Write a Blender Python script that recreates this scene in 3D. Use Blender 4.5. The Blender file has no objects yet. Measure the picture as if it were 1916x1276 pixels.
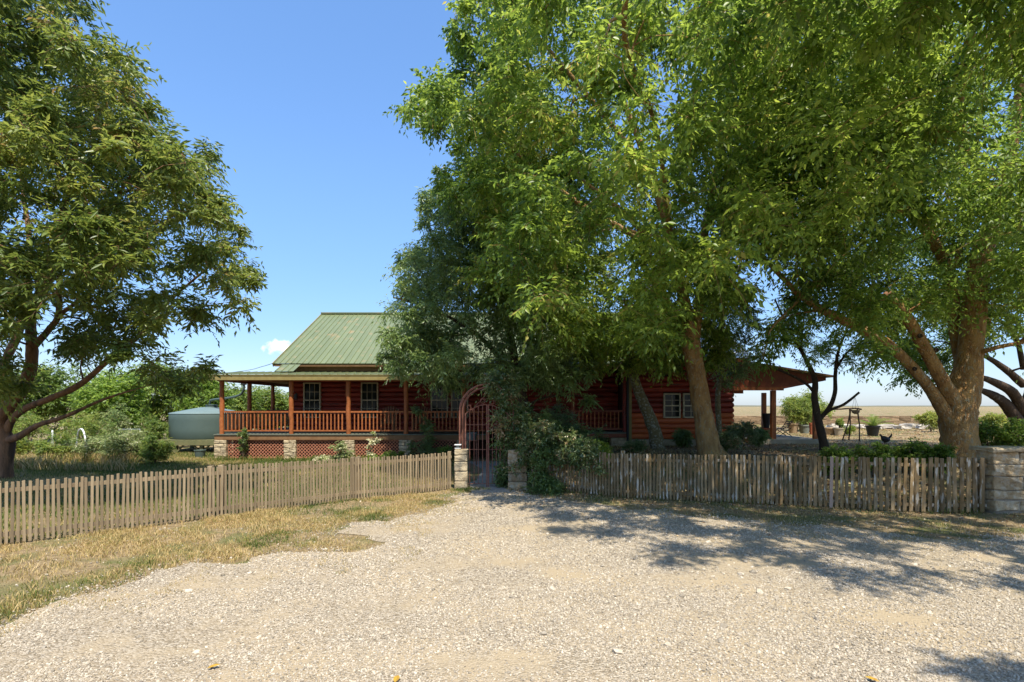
import bpy, bmesh, math, random
import numpy as np
from mathutils import Vector, Matrix, Euler, geometry
R = math.radians
rnd = random.Random(7)
rng = np.random.default_rng(11)
S = bpy.context.scene
COL = S.collection
# ------------------------------------------------------------------ camera, sky, sun, exposure
F = 1000.0; CX = 958.0; HY = 760.0; CH = 2.0
cam = bpy.data.cameras.new('camera'); co = bpy.data.objects.new('camera', cam); COL.objects.link(co)
co.location = (0, 0, CH); co.rotation_euler = (R(90), 0, 0)
cam.sensor_width = 36; cam.lens = 36*F/1916; cam.shift_y = (HY-638)/1916
cam.clip_start = .05; cam.clip_end = 8000
S.camera = co
SUN_EL, SUN_AZ = 63.0, 164.0       # azimuth from +Y, clockwise: behind the camera, to the right
sd = Vector((math.sin(R(SUN_AZ))*math.cos(R(SUN_EL)), math.cos(R(SUN_AZ))*math.cos(R(SUN_EL)), math.sin(R(SUN_EL))))
W = bpy.data.worlds.new('World'); S.world = W; W.use_nodes = True
nt = W.node_tree; nt.nodes.clear()
out = nt.nodes.new('ShaderNodeOutputWorld'); bg = nt.nodes.new('ShaderNodeBackground')
sky = nt.nodes.new('ShaderNodeTexSky'); sky.sky_type = 'NISHITA'; sky.sun_disc = False
sky.sun_elevation = R(SUN_EL); sky.sun_rotation = R(SUN_AZ)
sky.air_density = 1.0; sky.dust_density = .6; sky.ozone_density = 2.5
bg.inputs['Strength'].default_value = 0.15
# one small cumulus low over the roof, part of the sky
tc = nt.nodes.new('ShaderNodeTexCoord')
cd = Vector((525-CX, F, HY-648)).normalized()
nz = nt.nodes.new('ShaderNodeTexNoise'); nz.inputs['Scale'].default_value = 70; nz.inputs['Detail'].default_value = 6
sub = nt.nodes.new('ShaderNodeVectorMath'); sub.operation = 'SUBTRACT'; sub.inputs[1].default_value = cd
mp = nt.nodes.new('ShaderNodeVectorMath'); mp.operation = 'MULTIPLY'; mp.inputs[1].default_value = (1/.020, 1/.020, 1/.0105)
ln = nt.nodes.new('ShaderNodeVectorMath'); ln.operation = 'LENGTH'
nt.links.new(tc.outputs['Generated'], sub.inputs[0]); nt.links.new(sub.outputs[0], mp.inputs[0]); nt.links.new(mp.outputs[0], ln.inputs[0])
nt.links.new(tc.outputs['Generated'], nz.inputs['Vector'])
ma = nt.nodes.new('ShaderNodeMath'); ma.operation = 'MULTIPLY_ADD'; ma.inputs[1].default_value = -3.2
nt.links.new(nz.outputs['Fac'], ma.inputs[0]); nt.links.new(ln.outputs['Value'], ma.inputs[2])
mr = nt.nodes.new('ShaderNodeMapRange'); mr.inputs['From Min'].default_value = -.35; mr.inputs['From Max'].default_value = -1.25
mr.inputs['To Min'].default_value = 0; mr.inputs['To Max'].default_value = .85
nt.links.new(ma.outputs[0], mr.inputs['Value'])
mx = nt.nodes.new('ShaderNodeMix'); mx.data_type = 'RGBA'; mx.inputs[7].default_value = (3.6, 3.7, 3.8, 1)
hs = nt.nodes.new('ShaderNodeHueSaturation'); hs.inputs['Saturation'].default_value = 1.22; hs.inputs['Value'].default_value = .92
gm = nt.nodes.new('ShaderNodeGamma'); gm.inputs['Gamma'].default_value = .72
sx = nt.nodes.new('ShaderNodeSeparateXYZ'); nt.links.new(tc.outputs['Generated'], sx.inputs[0])
zr = nt.nodes.new('ShaderNodeMapRange'); zr.inputs['From Min'].default_value = -.02; zr.inputs['From Max'].default_value = .42; zr.interpolation_type = 'SMOOTHSTEP'; nt.links.new(sx.outputs['Z'], zr.inputs['Value'])
tm = nt.nodes.new('ShaderNodeMix'); tm.data_type = 'RGBA'; tm.inputs[6].default_value = (.50,.57,.76,1); tm.inputs[7].default_value = (.76,.83,.99,1); nt.links.new(zr.outputs[0], tm.inputs[0])
ml = nt.nodes.new('ShaderNodeMix'); ml.data_type = 'RGBA'; ml.blend_type = 'MULTIPLY'; ml.inputs[0].default_value = 1; nt.links.new(sky.outputs[0], ml.inputs[6]); nt.links.new(tm.outputs[2], ml.inputs[7])
nt.links.new(ml.outputs[2], gm.inputs['Color']); nt.links.new(gm.outputs[0], hs.inputs['Color'])
nt.links.new(mr.outputs[0], mx.inputs[0]); nt.links.new(hs.outputs[0], mx.inputs[6])
nt.links.new(mx.outputs[2], bg.inputs['Color']); nt.links.new(bg.outputs[0], out.inputs[0])
sl = bpy.data.lights.new('sun', 'SUN'); sl.energy = 2.75; sl.angle = R(.55); sl.color = (1, .93, .80)
so = bpy.data.objects.new('sun', sl); COL.objects.link(so); so.rotation_euler = (-sd).to_track_quat('-Z', 'Y').to_euler(); so.location = (10, -10, 40)
S.view_settings.view_transform = 'Standard'; S.view_settings.look = 'None'; S.view_settings.gamma = 1
S.view_settings.use_curve_mapping = False
S.view_settings.exposure = 1.6
S.render.engine = 'CYCLES'
c = S.cycles; c.max_bounces = 7; c.diffuse_bounces = 4; c.glossy_bounces = 2; c.transmission_bounces = 4; c.transparent_max_bounces = 6
c.use_denoising = True; c.caustics_reflective = False; c.caustics_refractive = False

# ------------------------------------------------------------------ helpers
def P(px, py, Y): return Vector(((px-CX)*Y/F, Y, CH+(HY-py)*Y/F))
def ss(t):
    t = np.clip(t, 0, 1); return t*t*(3-2*t)
def _h(i, j, s): 
    v = np.sin(i*127.1+j*311.7+s*74.7)*43758.5453; return v-np.floor(v)
def vn(x, y, s=0):
    x = np.asarray(x, float); y = np.asarray(y, float)
    i = np.floor(x); j = np.floor(y); u = ss(x-i); v = ss(y-j)
    return (_h(i,j,s)*(1-u)+_h(i+1,j,s)*u)*(1-v)+(_h(i,j+1,s)*(1-u)+_h(i+1,j+1,s)*u)*v
def fbm(x, y, s=0, o=4):
    r = 0; a = .5; t = 0
    for k in range(o): r = r+a*vn(np.asarray(x)*2**k, np.asarray(y)*2**k, s+k*7); t += a; a *= .55
    return r/t
def gz(x, y):
    x = np.asarray(x, float); y = np.asarray(y, float)
    a = .45*ss((y-12.6)/3.6)*ss((x-1.4)/2.6)
    st = .72*ss((y-45.2)/.5)*ss((x-4)/3)
    near = 1-ss((y-30)/20)
    b = (.07*(vn(x/2.6, y/2.6, 3)-.5)+.03*(vn(x/.8, y/.8, 9)-.5)+.10*(vn(x/9, y/9, 5)-.5)*ss((y-2)/5))*near
    return a+st+b
def G(x, y): return float(gz(x, y))

def L(nt, a, b): nt.links.new(a, b)
def mat(name, c1, c2=None, scale=4, rough=.85, bump=0., bscale=60., rand=.0, stretch=(1,1,1), spec=.25, metal=0., c3=None, s3=20., t3=.62, w3=.05, detail=6, bstretch=None):
    m = bpy.data.materials.new(name); m.use_nodes = True; n = m.node_tree; b = n.nodes['Principled BSDF']
    b.inputs['Roughness'].default_value = rough; b.inputs['Specular IOR Level'].default_value = spec; b.inputs['Metallic'].default_value = metal
    g = n.nodes.new('ShaderNodeNewGeometry'); mpn = n.nodes.new('ShaderNodeMapping'); mpn.inputs['Scale'].default_value = stretch
    L(n, g.outputs['Position'], mpn.inputs['Vector'])
    oi = n.nodes.new('ShaderNodeObjectInfo')
    ad = n.nodes.new('ShaderNodeVectorMath'); ad.operation = 'ADD'
    sc = n.nodes.new('ShaderNodeMath'); sc.operation = 'MULTIPLY'; sc.inputs[1].default_value = 37 if rand else 0
    L(n, oi.outputs['Random'], sc.inputs[0]); L(n, mpn.outputs[0], ad.inputs[0]); L(n, sc.outputs[0], ad.inputs[1])
    no = n.nodes.new('ShaderNodeTexNoise'); no.inputs['Scale'].default_value = scale; no.inputs['Detail'].default_value = detail; no.inputs['Roughness'].default_value = .62
    L(n, ad.outputs[0], no.inputs['Vector'])
    r = n.nodes.new('ShaderNodeMapRange'); r.inputs['From Min'].default_value = .36; r.inputs['From Max'].default_value = .64
    L(n, no.outputs['Fac'], r.inputs['Value'])
    x = n.nodes.new('ShaderNodeMix'); x.data_type = 'RGBA'; x.inputs[6].default_value = (*c1, 1); x.inputs[7].default_value = (*(c2 or c1), 1)
    L(n, r.outputs[0], x.inputs[0]); last = x.outputs[2]
    if c3:
        n3 = n.nodes.new('ShaderNodeTexNoise'); n3.inputs['Scale'].default_value = s3; n3.inputs['Detail'].default_value = 4
        L(n, ad.outputs[0], n3.inputs['Vector'])
        r3 = n.nodes.new('ShaderNodeMapRange'); r3.inputs['From Min'].default_value = t3-w3; r3.inputs['From Max'].default_value = t3+w3
        L(n, n3.outputs['Fac'], r3.inputs['Value'])
        x3 = n.nodes.new('ShaderNodeMix'); x3.data_type = 'RGBA'; x3.inputs[7].default_value = (*c3, 1)
        L(n, r3.outputs[0], x3.inputs[0]); L(n, last, x3.inputs[6]); last = x3.outputs[2]
    if rand:
        hv = n.nodes.new('ShaderNodeHueSaturation'); rr = n.nodes.new('ShaderNodeMapRange')
        rr.inputs['To Min'].default_value = 1-rand; rr.inputs['To Max'].default_value = 1+rand
        L(n, oi.outputs['Random'], rr.inputs['Value']); L(n, rr.outputs[0], hv.inputs['Value']); L(n, last, hv.inputs['Color']); last = hv.outputs[0]
    L(n, last, b.inputs['Base Color'])
    if bump:
        bn = n.nodes.new('ShaderNodeTexNoise'); bn.inputs['Scale'].default_value = bscale; bn.inputs['Detail'].default_value = 5
        L(n, ad.outputs[0], bn.inputs['Vector'])
        bp = n.nodes.new('ShaderNodeBump'); bp.inputs['Strength'].default_value = 1; bp.inputs['Distance'].default_value = bump
        L(n, bn.outputs['Fac'], bp.inputs['Height']); L(n, bp.outputs[0], b.inputs['Normal'])
    return m
def leafmat(name, stops, trans=.38, rough=.42, spec=.5):
    m = bpy.data.materials.new(name); m.use_nodes = True; n = m.node_tree; b = n.nodes['Principled BSDF']; o = n.nodes['Material Output']
    a = n.nodes.new('ShaderNodeAttribute'); a.attribute_name = 'tint'
    cr = n.nodes.new('ShaderNodeValToRGB'); e = cr.color_ramp.elements
    e[0].position = stops[0][0]; e[0].color = (*stops[0][1], 1); e[1].position = stops[-1][0]; e[1].color = (*stops[-1][1], 1)
    for p, cc in stops[1:-1]:
        q = e.new(p); q.color = (*cc, 1)
    L(n, a.outputs['Fac'], cr.inputs[0]); L(n, cr.outputs[0], b.inputs['Base Color'])
    b.inputs['Roughness'].default_value = rough; b.inputs['Specular IOR Level'].default_value = spec
    t = n.nodes.new('ShaderNodeBsdfTranslucent'); hv = n.nodes.new('ShaderNodeHueSaturation'); hv.inputs['Value'].default_value = 1.75; hv.inputs['Hue'].default_value = .48
    L(n, cr.outputs[0], hv.inputs['Color']); L(n, hv.outputs[0], t.inputs['Color'])
    mm = n.nodes.new('ShaderNodeMixShader'); mm.inputs[0].default_value = trans
    L(n, b.outputs[0], mm.inputs[1]); L(n, t.outputs[0], mm.inputs[2]); L(n, mm.outputs[0], o.inputs['Surface'])
    return m

def tag(o, label=None, cat=None, group=None, kind=None):
    if label: o['label'] = label
    if cat: o['category'] = cat
    if group: o['group'] = group
    if kind: o['kind'] = kind
    return o
def thing(name, label, cat, loc=(0,0,0), group=None):
    o = bpy.data.objects.new(name, None); COL.objects.link(o); o.location = loc; o.empty_display_size = .2
    o['_l'] = list(loc); return tag(o, label, cat, group)
def worldloc(o):
    v = Vector(o.location)
    if o.parent is not None: v = v+worldloc(o.parent)
    return v
def link(name, me, m, parent=None, loc=None, rot=None, label=None, scale=None):
    """place a mesh whose coordinates are relative to loc (world)"""
    if m is not None and not me.materials: me.materials.append(m)
    o = bpy.data.objects.new(name, me); COL.objects.link(o)
    loc = Vector(loc) if loc is not None else Vector((0,0,0))
    if parent is not None: o.parent = parent; loc = loc-worldloc(parent)
    o.location = loc
    if rot is not None: o.rotation_euler = rot
    if scale is not None: o.scale = scale
    if label: o['label'] = label
    return o
class MB:
    def __init__(s): s.v = []; s.f = []
    def add(s, vs, fs):
        k = len(s.v); s.v += [tuple(q) for q in vs]; s.f += [tuple(i+k for i in f) for f in fs]; return s
    def box(s, x0, x1, y0, y1, z0, z1, ch=0):
        if x0 > x1: x0, x1 = x1, x0
        if y0 > y1: y0, y1 = y1, y0
        if z0 > z1: z0, z1 = z1, z0
        return s.add([(x0,y0,z0),(x1,y0,z0),(x1,y1,z0),(x0,y1,z0),(x0,y0,z1),(x1,y0,z1),(x1,y1,z1),(x0,y1,z1)],
                     [(0,3,2,1),(4,5,6,7),(0,1,5,4),(1,2,6,5),(2,3,7,6),(3,0,4,7)])
    def bar(s, a, b, w, h, up=(0,0,1)):
        a = Vector(a); b = Vector(b); d = (b-a).normalized(); u = Vector(up)
        if abs(d.dot(u)) > .98: u = Vector((0,1,0))
        r = d.cross(u).normalized()*w/2; u = r.cross(d).normalized()*h/2
        vs = [a-r-u, a+r-u, a+r+u, a-r+u, b-r-u, b+r-u, b+r+u, b-r+u]
        return s.add(vs, [(0,1,2,3),(7,6,5,4),(0,4,5,1),(1,5,6,2),(2,6,7,3),(3,7,4,0)])
    def tube(s, pts, rad, n=8, jit=0., caps=True, seed=0):
        pts = [Vector(p) for p in pts]
        if not hasattr(rad, '__len__'): rad = [rad]*len(pts)
        k = len(pts); vs = []; u = None; rr = random.Random(seed+len(s.v))
        for i in range(k):
            d = (pts[min(i+1,k-1)]-pts[max(i-1,0)]).normalized()
            if u is None: u = d.orthogonal().normalized()
            u = (u-d*u.dot(d)).normalized(); w = d.cross(u)
            for j in range(n):
                a = 2*math.pi*j/n; q = rad[i]*(1+(rr.uniform(-jit, jit) if jit else 0))
                vs.append(pts[i]+(u*math.cos(a)+w*math.sin(a))*q)
        fs = [(i*n+j, i*n+(j+1)%n, (i+1)*n+(j+1)%n, (i+1)*n+j) for i in range(k-1) for j in range(n)]
        if caps: fs += [tuple(range(n))[::-1], tuple((k-1)*n+j for j in range(n))]
        return s.add(vs, fs)
    def lathe(s, c, prof, n=20):
        cx, cy, cz = c; vs = []
        for r, z in prof:
            for j in range(n): a = 2*math.pi*j/n; vs.append((cx+r*math.cos(a), cy+r*math.sin(a), cz+z))
        k = len(prof)
        fs = [(i*n+j, i*n+(j+1)%n, (i+1)*n+(j+1)%n, (i+1)*n+j) for i in range(k-1) for j in range(n)]
        fs += [tuple(range(n))[::-1], tuple((k-1)*n+j for j in range(n))]
        return s.add(vs, fs)
    def mesh(s, name, smooth=False, off=(0,0,0), bevel=0):
        me = bpy.data.meshes.new(name); off = Vector(off)
        me.from_pydata([tuple(Vector(v)-off) for v in s.v], [], s.f); me.update()
        bm = bmesh.new(); bm.from_mesh(me); bmesh.ops.recalc_face_normals(bm, faces=bm.faces)
        if bevel: bmesh.ops.bevel(bm, geom=list(bm.edges), offset=bevel, segments=1, affect='EDGES')
        bm.to_mesh(me); bm.free()
        if smooth: me.shade_smooth(); me.set_sharp_from_angle(angle=R(42))
        return me
    def build(s, name, m, parent=None, smooth=False, label=None, bevel=0):
        v = np.array([tuple(q) for q in s.v]); c = (v.min(0)+v.max(0))/2; c[2] = v[:,2].min()
        return link(name, s.mesh(name, smooth, c, bevel), m, parent, c, label=label)
def fastmesh(name, V, Fc, attr=None, smooth=False):
    V = np.ascontiguousarray(V, np.float32); Fc = np.ascontiguousarray(Fc, np.int32); k = Fc.shape[1]
    me = bpy.data.meshes.new(name); me.vertices.add(len(V)); me.vertices.foreach_set('co', V.ravel())
    me.loops.add(Fc.size); me.loops.foreach_set('vertex_index', Fc.ravel())
    me.polygons.add(len(Fc)); me.polygons.foreach_set('loop_start', np.arange(0, Fc.size, k, dtype=np.int32))
    me.polygons.foreach_set('loop_total', np.full(len(Fc), k, np.int32))
    if attr is not None:
        a = me.attributes.new('tint', 'FLOAT', 'POINT'); a.data.foreach_set('value', np.ascontiguousarray(attr, np.float32))
    me.update(); me.validate()
    if smooth: me.shade_smooth()
    return me
def cr(pts, k=4):
    """catmull-rom through tuples of any length"""
    p = np.array([tuple(q) for q in pts], float); o = []
    q = np.vstack([2*p[0]-p[1], p, 2*p[-1]-p[-2]])
    for i in range(1, len(q)-2):
        for j in range(k):
            t = j/k; o.append(.5*((2*q[i])+(-q[i-1]+q[i+1])*t+(2*q[i-1]-5*q[i]+4*q[i+1]-q[i+2])*t*t+(-q[i-1]+3*q[i]-3*q[i+1]+q[i+2])*t**3))
    o.append(p[-1]); return np.array(o)

# ------------------------------------------------------------------ materials
m_soil = mat('dry_soil', (.19,.135,.07), (.36,.27,.15), 14, .95, .04, 60, c3=(.15,.15,.055), s3=1.3, t3=.55, w3=.06, detail=12)
m_fieldm = mat('field', (.36,.24,.12), (.27,.18,.09), .08, .95)
m_plank = mat('weathered_wood', (.31,.235,.14), (.205,.15,.088), 9, .85, .002, 90, rand=.18, stretch=(1,1,.12))
m_picket_old = mat('lichened_wood', (.25,.185,.105), (.16,.10,.038), 10, .9, .004, 60, rand=.32, stretch=(1,1,.22), c3=(.42,.37,.29), s3=17, t3=.60, w3=.03)
m_pink = mat('new_wood', (.40,.29,.22), (.34,.24,.18), 9, .8, stretch=(1,1,.1))
m_stain = mat('red_stain', (.26,.065,.02), (.19,.04,.012), 7, .55, .004, 40, rand=.15, spec=.4)
m_rail = mat('orange_stain', (.36,.12,.035), (.26,.075,.02), 9, .6, .003, 50, rand=.12, spec=.35)
m_log = mat('red_log', (.27,.035,.018), (.17,.016,.010), 2.4, .55, .012, 14, rand=.28, stretch=(.25,1,1.6), spec=.4, c3=(.09,.02,.012), s3=9, t3=.60, w3=.05)
m_log_sunlit = mat('sunlit_log', (.50,.13,.035), (.36,.06,.018), 2.4, .55, .01, 14, rand=.2, stretch=(.25,1,1.6), spec=.4)  # brighter copy of the red log, sun below the eave put into the colour
m_fascia = mat('olive_board', (.27,.22,.085), (.22,.17,.06), 5, .6)
m_brownb = mat('brown_board', (.22,.125,.06), (.17,.09,.04), 6, .75, .003, 60)
m_deck = mat('deck_board', (.15,.16,.12), (.11,.12,.09), 8, .8, rand=.1)
m_roof = mat('green_metal_roof', (.160,.188,.090), (.138,.165,.076), .6, .38, rand=.05, spec=.5, c3=(.26,.21,.10), s3=2.2, t3=.66, w3=.08)
m_roofpale = mat('galvanized', (.52,.54,.52), (.44,.46,.45), 3, .4, metal=.5)
m_stone = mat('limestone', (.46,.38,.25), (.36,.28,.17), 6, .9, .02, 25, rand=.16, c3=(.22,.17,.11), s3=9, t3=.64, w3=.08)
m_stone2 = mat('stained_limestone', (.38,.29,.17), (.24,.165,.085), 5, .92, .03, 22, rand=.2, c3=(.40,.34,.24), s3=8, t3=.55, w3=.08)
m_mortar = mat('mortar', (.30,.25,.18), (.24,.20,.14), 20, .95, .01, 90)
m_window = mat('window_frame', (.50,.44,.30), (.42,.36,.24), 12, .6)
m_iron = mat('rusty_paint', (.25,.11,.075), (.17,.065,.04), 14, .7, .002, 120)
m_black = mat('black_metal', (.012,.012,.014), (.02,.02,.02), 10, .45, spec=.4)
m_chairw = mat('chair_wood', (.22,.14,.07), (.15,.09,.045), 12, .7)
m_tank = mat('green_grey_plastic', (.078,.112,.098), (.066,.096,.084), 1.2, .5, spec=.35)
m_tanktop = mat('pale_tank_top', (.15,.205,.20), (.13,.18,.175), 2, .5)
m_oldgreen = mat('mossy_timber', (.11,.12,.055), (.16,.15,.07), 5, .85, .005, 50)
m_white = mat('white_paint', (.72,.72,.70), (.62,.62,.60), 9, .55)
m_cement = mat('concrete', (.33,.31,.27), (.27,.25,.22), 3, .9, .006, 60, c3=(.20,.18,.13), s3=7, t3=.6, w3=.08)
m_slab = mat('patio_concrete', (.40,.35,.26), (.33,.28,.20), 3, .9)
m_terra = mat('terracotta', (.40,.13,.07), (.32,.10,.05), 7, .8)
m_tanpot = mat('tan_pot', (.40,.29,.18), (.34,.24,.15), 9, .8)
m_greypot = mat('grey_green_pot', (.22,.24,.20), (.18,.20,.17), 9, .8)
m_galv = mat('tin_tub', (.16,.18,.165), (.12,.14,.13), 9, .5, metal=.3)
m_earth = mat('bank_stone', (.24,.165,.095), (.17,.115,.065), 6, .95, .03, 12, rand=.2)
m_rock = mat('white_rock', (.55,.50,.42), (.44,.38,.30), 8, .9, .02, 25, rand=.15)
m_barkA = mat('reddish_bark', (.30,.16,.085), (.17,.09,.05), 9, .9, .03, 26, stretch=(1,1,.35), c3=(.09,.055,.035), s3=5, t3=.58, w3=.08)
m_barkB = mat('golden_bark', (.50,.30,.115), (.28,.15,.06), 6, .9, .08, 30, stretch=(1,1,.45), c3=(.40,.32,.20), s3=16, t3=.6, w3=.05)
m_barkC = mat('dark_bark', (.09,.06,.04), (.05,.035,.025), 9, .95, .04, 26, stretch=(1,1,.35), c3=(.18,.15,.11), s3=9, t3=.66)
m_barkD = mat('grey_green_bark', (.20,.16,.075), (.12,.10,.05), 9, .95, .04, 30, c3=(.30,.30,.24), s3=14, t3=.58, w3=.05)
m_twig = mat('twig', (.14,.09,.05), (.22,.15,.09), 5, .9)
m_glass = mat('window_glass', (.008,.010,.009), (.012,.016,.012), 2, .05, spec=.14)
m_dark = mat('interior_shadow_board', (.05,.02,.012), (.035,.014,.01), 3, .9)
m_litter = leafmat('leaf_litter', [(0,(.10,.055,.03)),(.5,(.26,.15,.07)),(1,(.48,.36,.20))], .1, .8, .1)
m_grass = leafmat('grass_blades', [(0,(.06,.10,.022)),(.35,(.14,.17,.04)),(.6,(.36,.27,.10)),(1,(.55,.43,.22))], .3, .7, .15)
m_leafA = leafmat('broad_leaf', [(0,(.070,.115,.022)),(.5,(.15,.205,.038)),(.9,(.25,.29,.06)),(1,(.27,.21,.07))], .46, .38)
m_leafB = leafmat('elm_leaf', [(0,(.062,.12,.018)),(.45,(.15,.24,.034)),(.9,(.28,.38,.06)),(1,(.36,.34,.08))], .55, .40)
m_leafC = leafmat('ash_leaf', [(0,(.07,.125,.035)),(.5,(.15,.225,.062)),(1,(.25,.34,.11))], .45, .36, .7)
m_leafD = leafmat('fine_leaf', [(0,(.055,.11,.018)),(.5,(.135,.225,.034)),(1,(.25,.36,.06))], .55, .42)
m_leafE = leafmat('bright_leaf', [(0,(.08,.14,.025)),(.5,(.16,.24,.04)),(1,(.32,.34,.07))], .45, .5)
m_leafV = leafmat('vine_leaf', [(0,(.06,.11,.035)),(.5,(.12,.18,.055)),(.85,(.24,.27,.10)),(1,(.44,.29,.15))], .40, .34, .8)
m_flower = leafmat('pale_flowers', [(0,(.12,.19,.05)),(.6,(.28,.33,.12)),(1,(.72,.68,.48))], .3, .6)

def gravelmat(name):
    m = bpy.data.materials.new(name); m.use_nodes = True; n = m.node_tree; b = n.nodes['Principled BSDF']; b.inputs['Roughness'].default_value = .93; b.inputs['Specular IOR Level'].default_value = .15
    g = n.nodes.new('ShaderNodeNewGeometry')
    v = n.nodes.new('ShaderNodeTexVoronoi'); v.inputs['Scale'].default_value = 52; L(n, g.outputs['Position'], v.inputs['Vector'])
    cr1 = n.nodes.new('ShaderNodeValToRGB'); e = cr1.color_ramp.elements
    e[0].position = 0; e[0].color = (.19,.15,.10,1); e[1].position = 1; e[1].color = (.46,.40,.31,1)
    q = e.new(.5); q.color = (.34,.28,.20,1)
    sep = n.nodes.new('ShaderNodeSeparateColor'); L(n, v.outputs['Color'], sep.inputs[0]); L(n, sep.outputs[0], cr1.inputs[0])
    # dusty fines between the stones
    f = n.nodes.new('ShaderNodeTexNoise'); f.inputs['Scale'].default_value = .9; f.inputs['Detail'].default_value = 7; f.inputs['Roughness'].default_value = .65; L(n, g.outputs['Position'], f.inputs['Vector'])
    rf = n.nodes.new('ShaderNodeMapRange'); rf.inputs['From Min'].default_value = .42; rf.inputs['From Max'].default_value = .6; L(n, f.outputs['Fac'], rf.inputs['Value'])
    d = n.nodes.new('ShaderNodeTexNoise'); d.inputs['Scale'].default_value = 160; d.inputs['Detail'].default_value = 3; L(n, g.outputs['Position'], d.inputs['Vector'])
    dm = n.nodes.new('ShaderNodeMix'); dm.data_type = 'RGBA'; dm.inputs[6].default_value = (.27,.21,.135,1); dm.inputs[7].default_value = (.40,.325,.215,1); L(n, d.outputs['Fac'], dm.inputs[0])
    x = n.nodes.new('ShaderNodeMix'); x.data_type = 'RGBA'; L(n, rf.outputs[0], x.inputs[0]); L(n, cr1.outputs[0], x.inputs[6]); L(n, dm.outputs[2], x.inputs[7])
    L(n, x.outputs[2], b.inputs['Base Color'])
    iv = n.nodes.new('ShaderNodeMath'); iv.operation = 'SUBTRACT'; iv.inputs[0].default_value = 1; L(n, v.outputs['Distance'], iv.inputs[1])
    fm = n.nodes.new('ShaderNodeMath'); fm.operation = 'MULTIPLY_ADD'; fm.inputs[1].default_value = -.6; fm.inputs[2].default_value = 1; L(n, rf.outputs[0], fm.inputs[0])
    mu = n.nodes.new('ShaderNodeMath'); mu.operation = 'MULTIPLY'; L(n, iv.outputs[0], mu.inputs[0]); L(n, fm.outputs[0], mu.inputs[1])
    bp = n.nodes.new('ShaderNodeBump'); bp.inputs['Distance'].default_value = .02; bp.inputs['Strength'].default_value = 1; L(n, mu.outputs[0], bp.inputs['Height']); L(n, bp.outputs[0], b.inputs['Normal'])
    return m
m_gravel = gravelmat('gravel')
m_pebble = mat('pebble', (.42,.37,.295), (.285,.235,.165), 30, .9, rand=.42)

# ------------------------------------------------------------------ ground
def lines(lo, hi, step, far, grow=1.35):
    a = list(np.arange(lo, hi+1e-6, step)); s = step; x = a[-1]
    up = []
    while x < far: s *= grow; x += s; up.append(x)
    s = step; x = a[0]; dn = []
    while x > -far: s *= grow; x -= s; dn.append(x)
    return np.array(dn[::-1]+a+up)
gx = lines(-14, 16, .2, 4000); gy = np.array(sorted(set(np.round(np.concatenate([np.arange(-12, 24, .2), np.arange(24, 45, .8), np.arange(45, 46, .12), np.arange(46, 60, 2), 60*1.25**np.arange(1, 20)]), 3))))
XX, YY = np.meshgrid(gx, gy); ZZ = gz(XX, YY); nx, ny = len(gx), len(gy)
idx = np.arange(nx*ny).reshape(ny, nx)
Fg = np.stack([idx[:-1,:-1], idx[:-1,1:], idx[1:,1:], idx[1:,:-1]], -1).reshape(-1, 4)
tag(link('ground', fastmesh('ground', np.stack([XX, YY, ZZ], -1).reshape(-1, 3), Fg, smooth=True), m_soil), kind='structure')
def sheet(name, poly, m, off, step=.25, kind='structure', noise=.12):
    pts = []
    n = len(poly)
    for i in range(n):
        a = np.array(poly[i]); b = np.array(poly[(i+1)%n]); k = max(1, int(np.linalg.norm(b-a)/.12))
        for j in range(k):
            q = a+(b-a)*j/k; w = noise
            pts.append((q[0]+w*(fbm(q[0]*1.7, q[1]*1.7, 21)-.5)*3, q[1]+w*(fbm(q[0]*1.7+9, q[1]*1.7, 33)-.5)*3))
    pa = np.array(pts); x0, y0 = pa.min(0); x1, y1 = pa.max(0); inner = []
    for x in np.arange(x0, x1, step):
        for y in np.arange(y0, y1, step): inner.append((x+rnd.uniform(-.05,.05), y+rnd.uniform(-.05,.05)))
    m0 = len(pts); vs = [Vector(p) for p in pts]+[Vector(p) for p in np.array(inner)[inside(np.array(inner), pa)]]
    r = geometry.delaunay_2d_cdt(vs, [], [list(range(m0))], 1, 1e-4)
    v2 = np.array([tuple(v) for v in r[0]]); V = np.column_stack([v2, gz(v2[:,0], v2[:,1])+off])
    me = fastmesh(name, V, np.array([f for f in r[2] if len(f) == 3]), smooth=True)
    bm = bmesh.new(); bm.from_mesh(me); bmesh.ops.recalc_face_normals(bm, faces=bm.faces)
    if sum(f.normal.z for f in bm.faces) < 0: bmesh.ops.reverse_faces(bm, faces=bm.faces)
    bm.to_mesh(me); bm.free()
    return tag(link(name, me, m), kind=kind), pa
def inside(p, poly):
    x, y = p[:,0], p[:,1]; r = np.zeros(len(p), bool); n = len(poly); j = n-1
    for i in range(n):
        xi, yi = poly[i]; xj, yj = poly[j]
        if yi != yj:
            cnd = ((yi > y) != (yj > y)) & (x < (xj-xi)*(y-yi)/(yj-yi)+xi); r ^= cnd
        j = i
    return r
def GP(px, py):  # pixel of flat ground -> x, y
    Y = CH*F/(py-HY); return ((px-CX)*Y/F, Y)
drive = [(-9, -3), (-8.6, 3.5)]+[GP(*q) for q in [(-200,1200),(0,1165),(120,1125),(230,1090),(350,1058),(500,1043),(640,1030),(715,1018),(690,1005),(620,1003),(640,985),(760,965),(850,940),(885,922),(950,920),(1010,935),(1150,950),(1300,967),(1450,982),(1600,985),(1750,1002),(1916,1000)]]+[(16, 8.6), (16, -3)]
_, drive_o = sheet('gravel_drive', drive, m_gravel, .008, noise=.30)
path = [GP(883,925), GP(878,905), (-.95,14.2), (-.9,16.5), (-1.6,18.7), (.9,19.2), (1.6,17.2), (.6,15.0), GP(948,905), GP(952,925)]
sheet('path', path, m_cement, .014, noise=.01)

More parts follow.
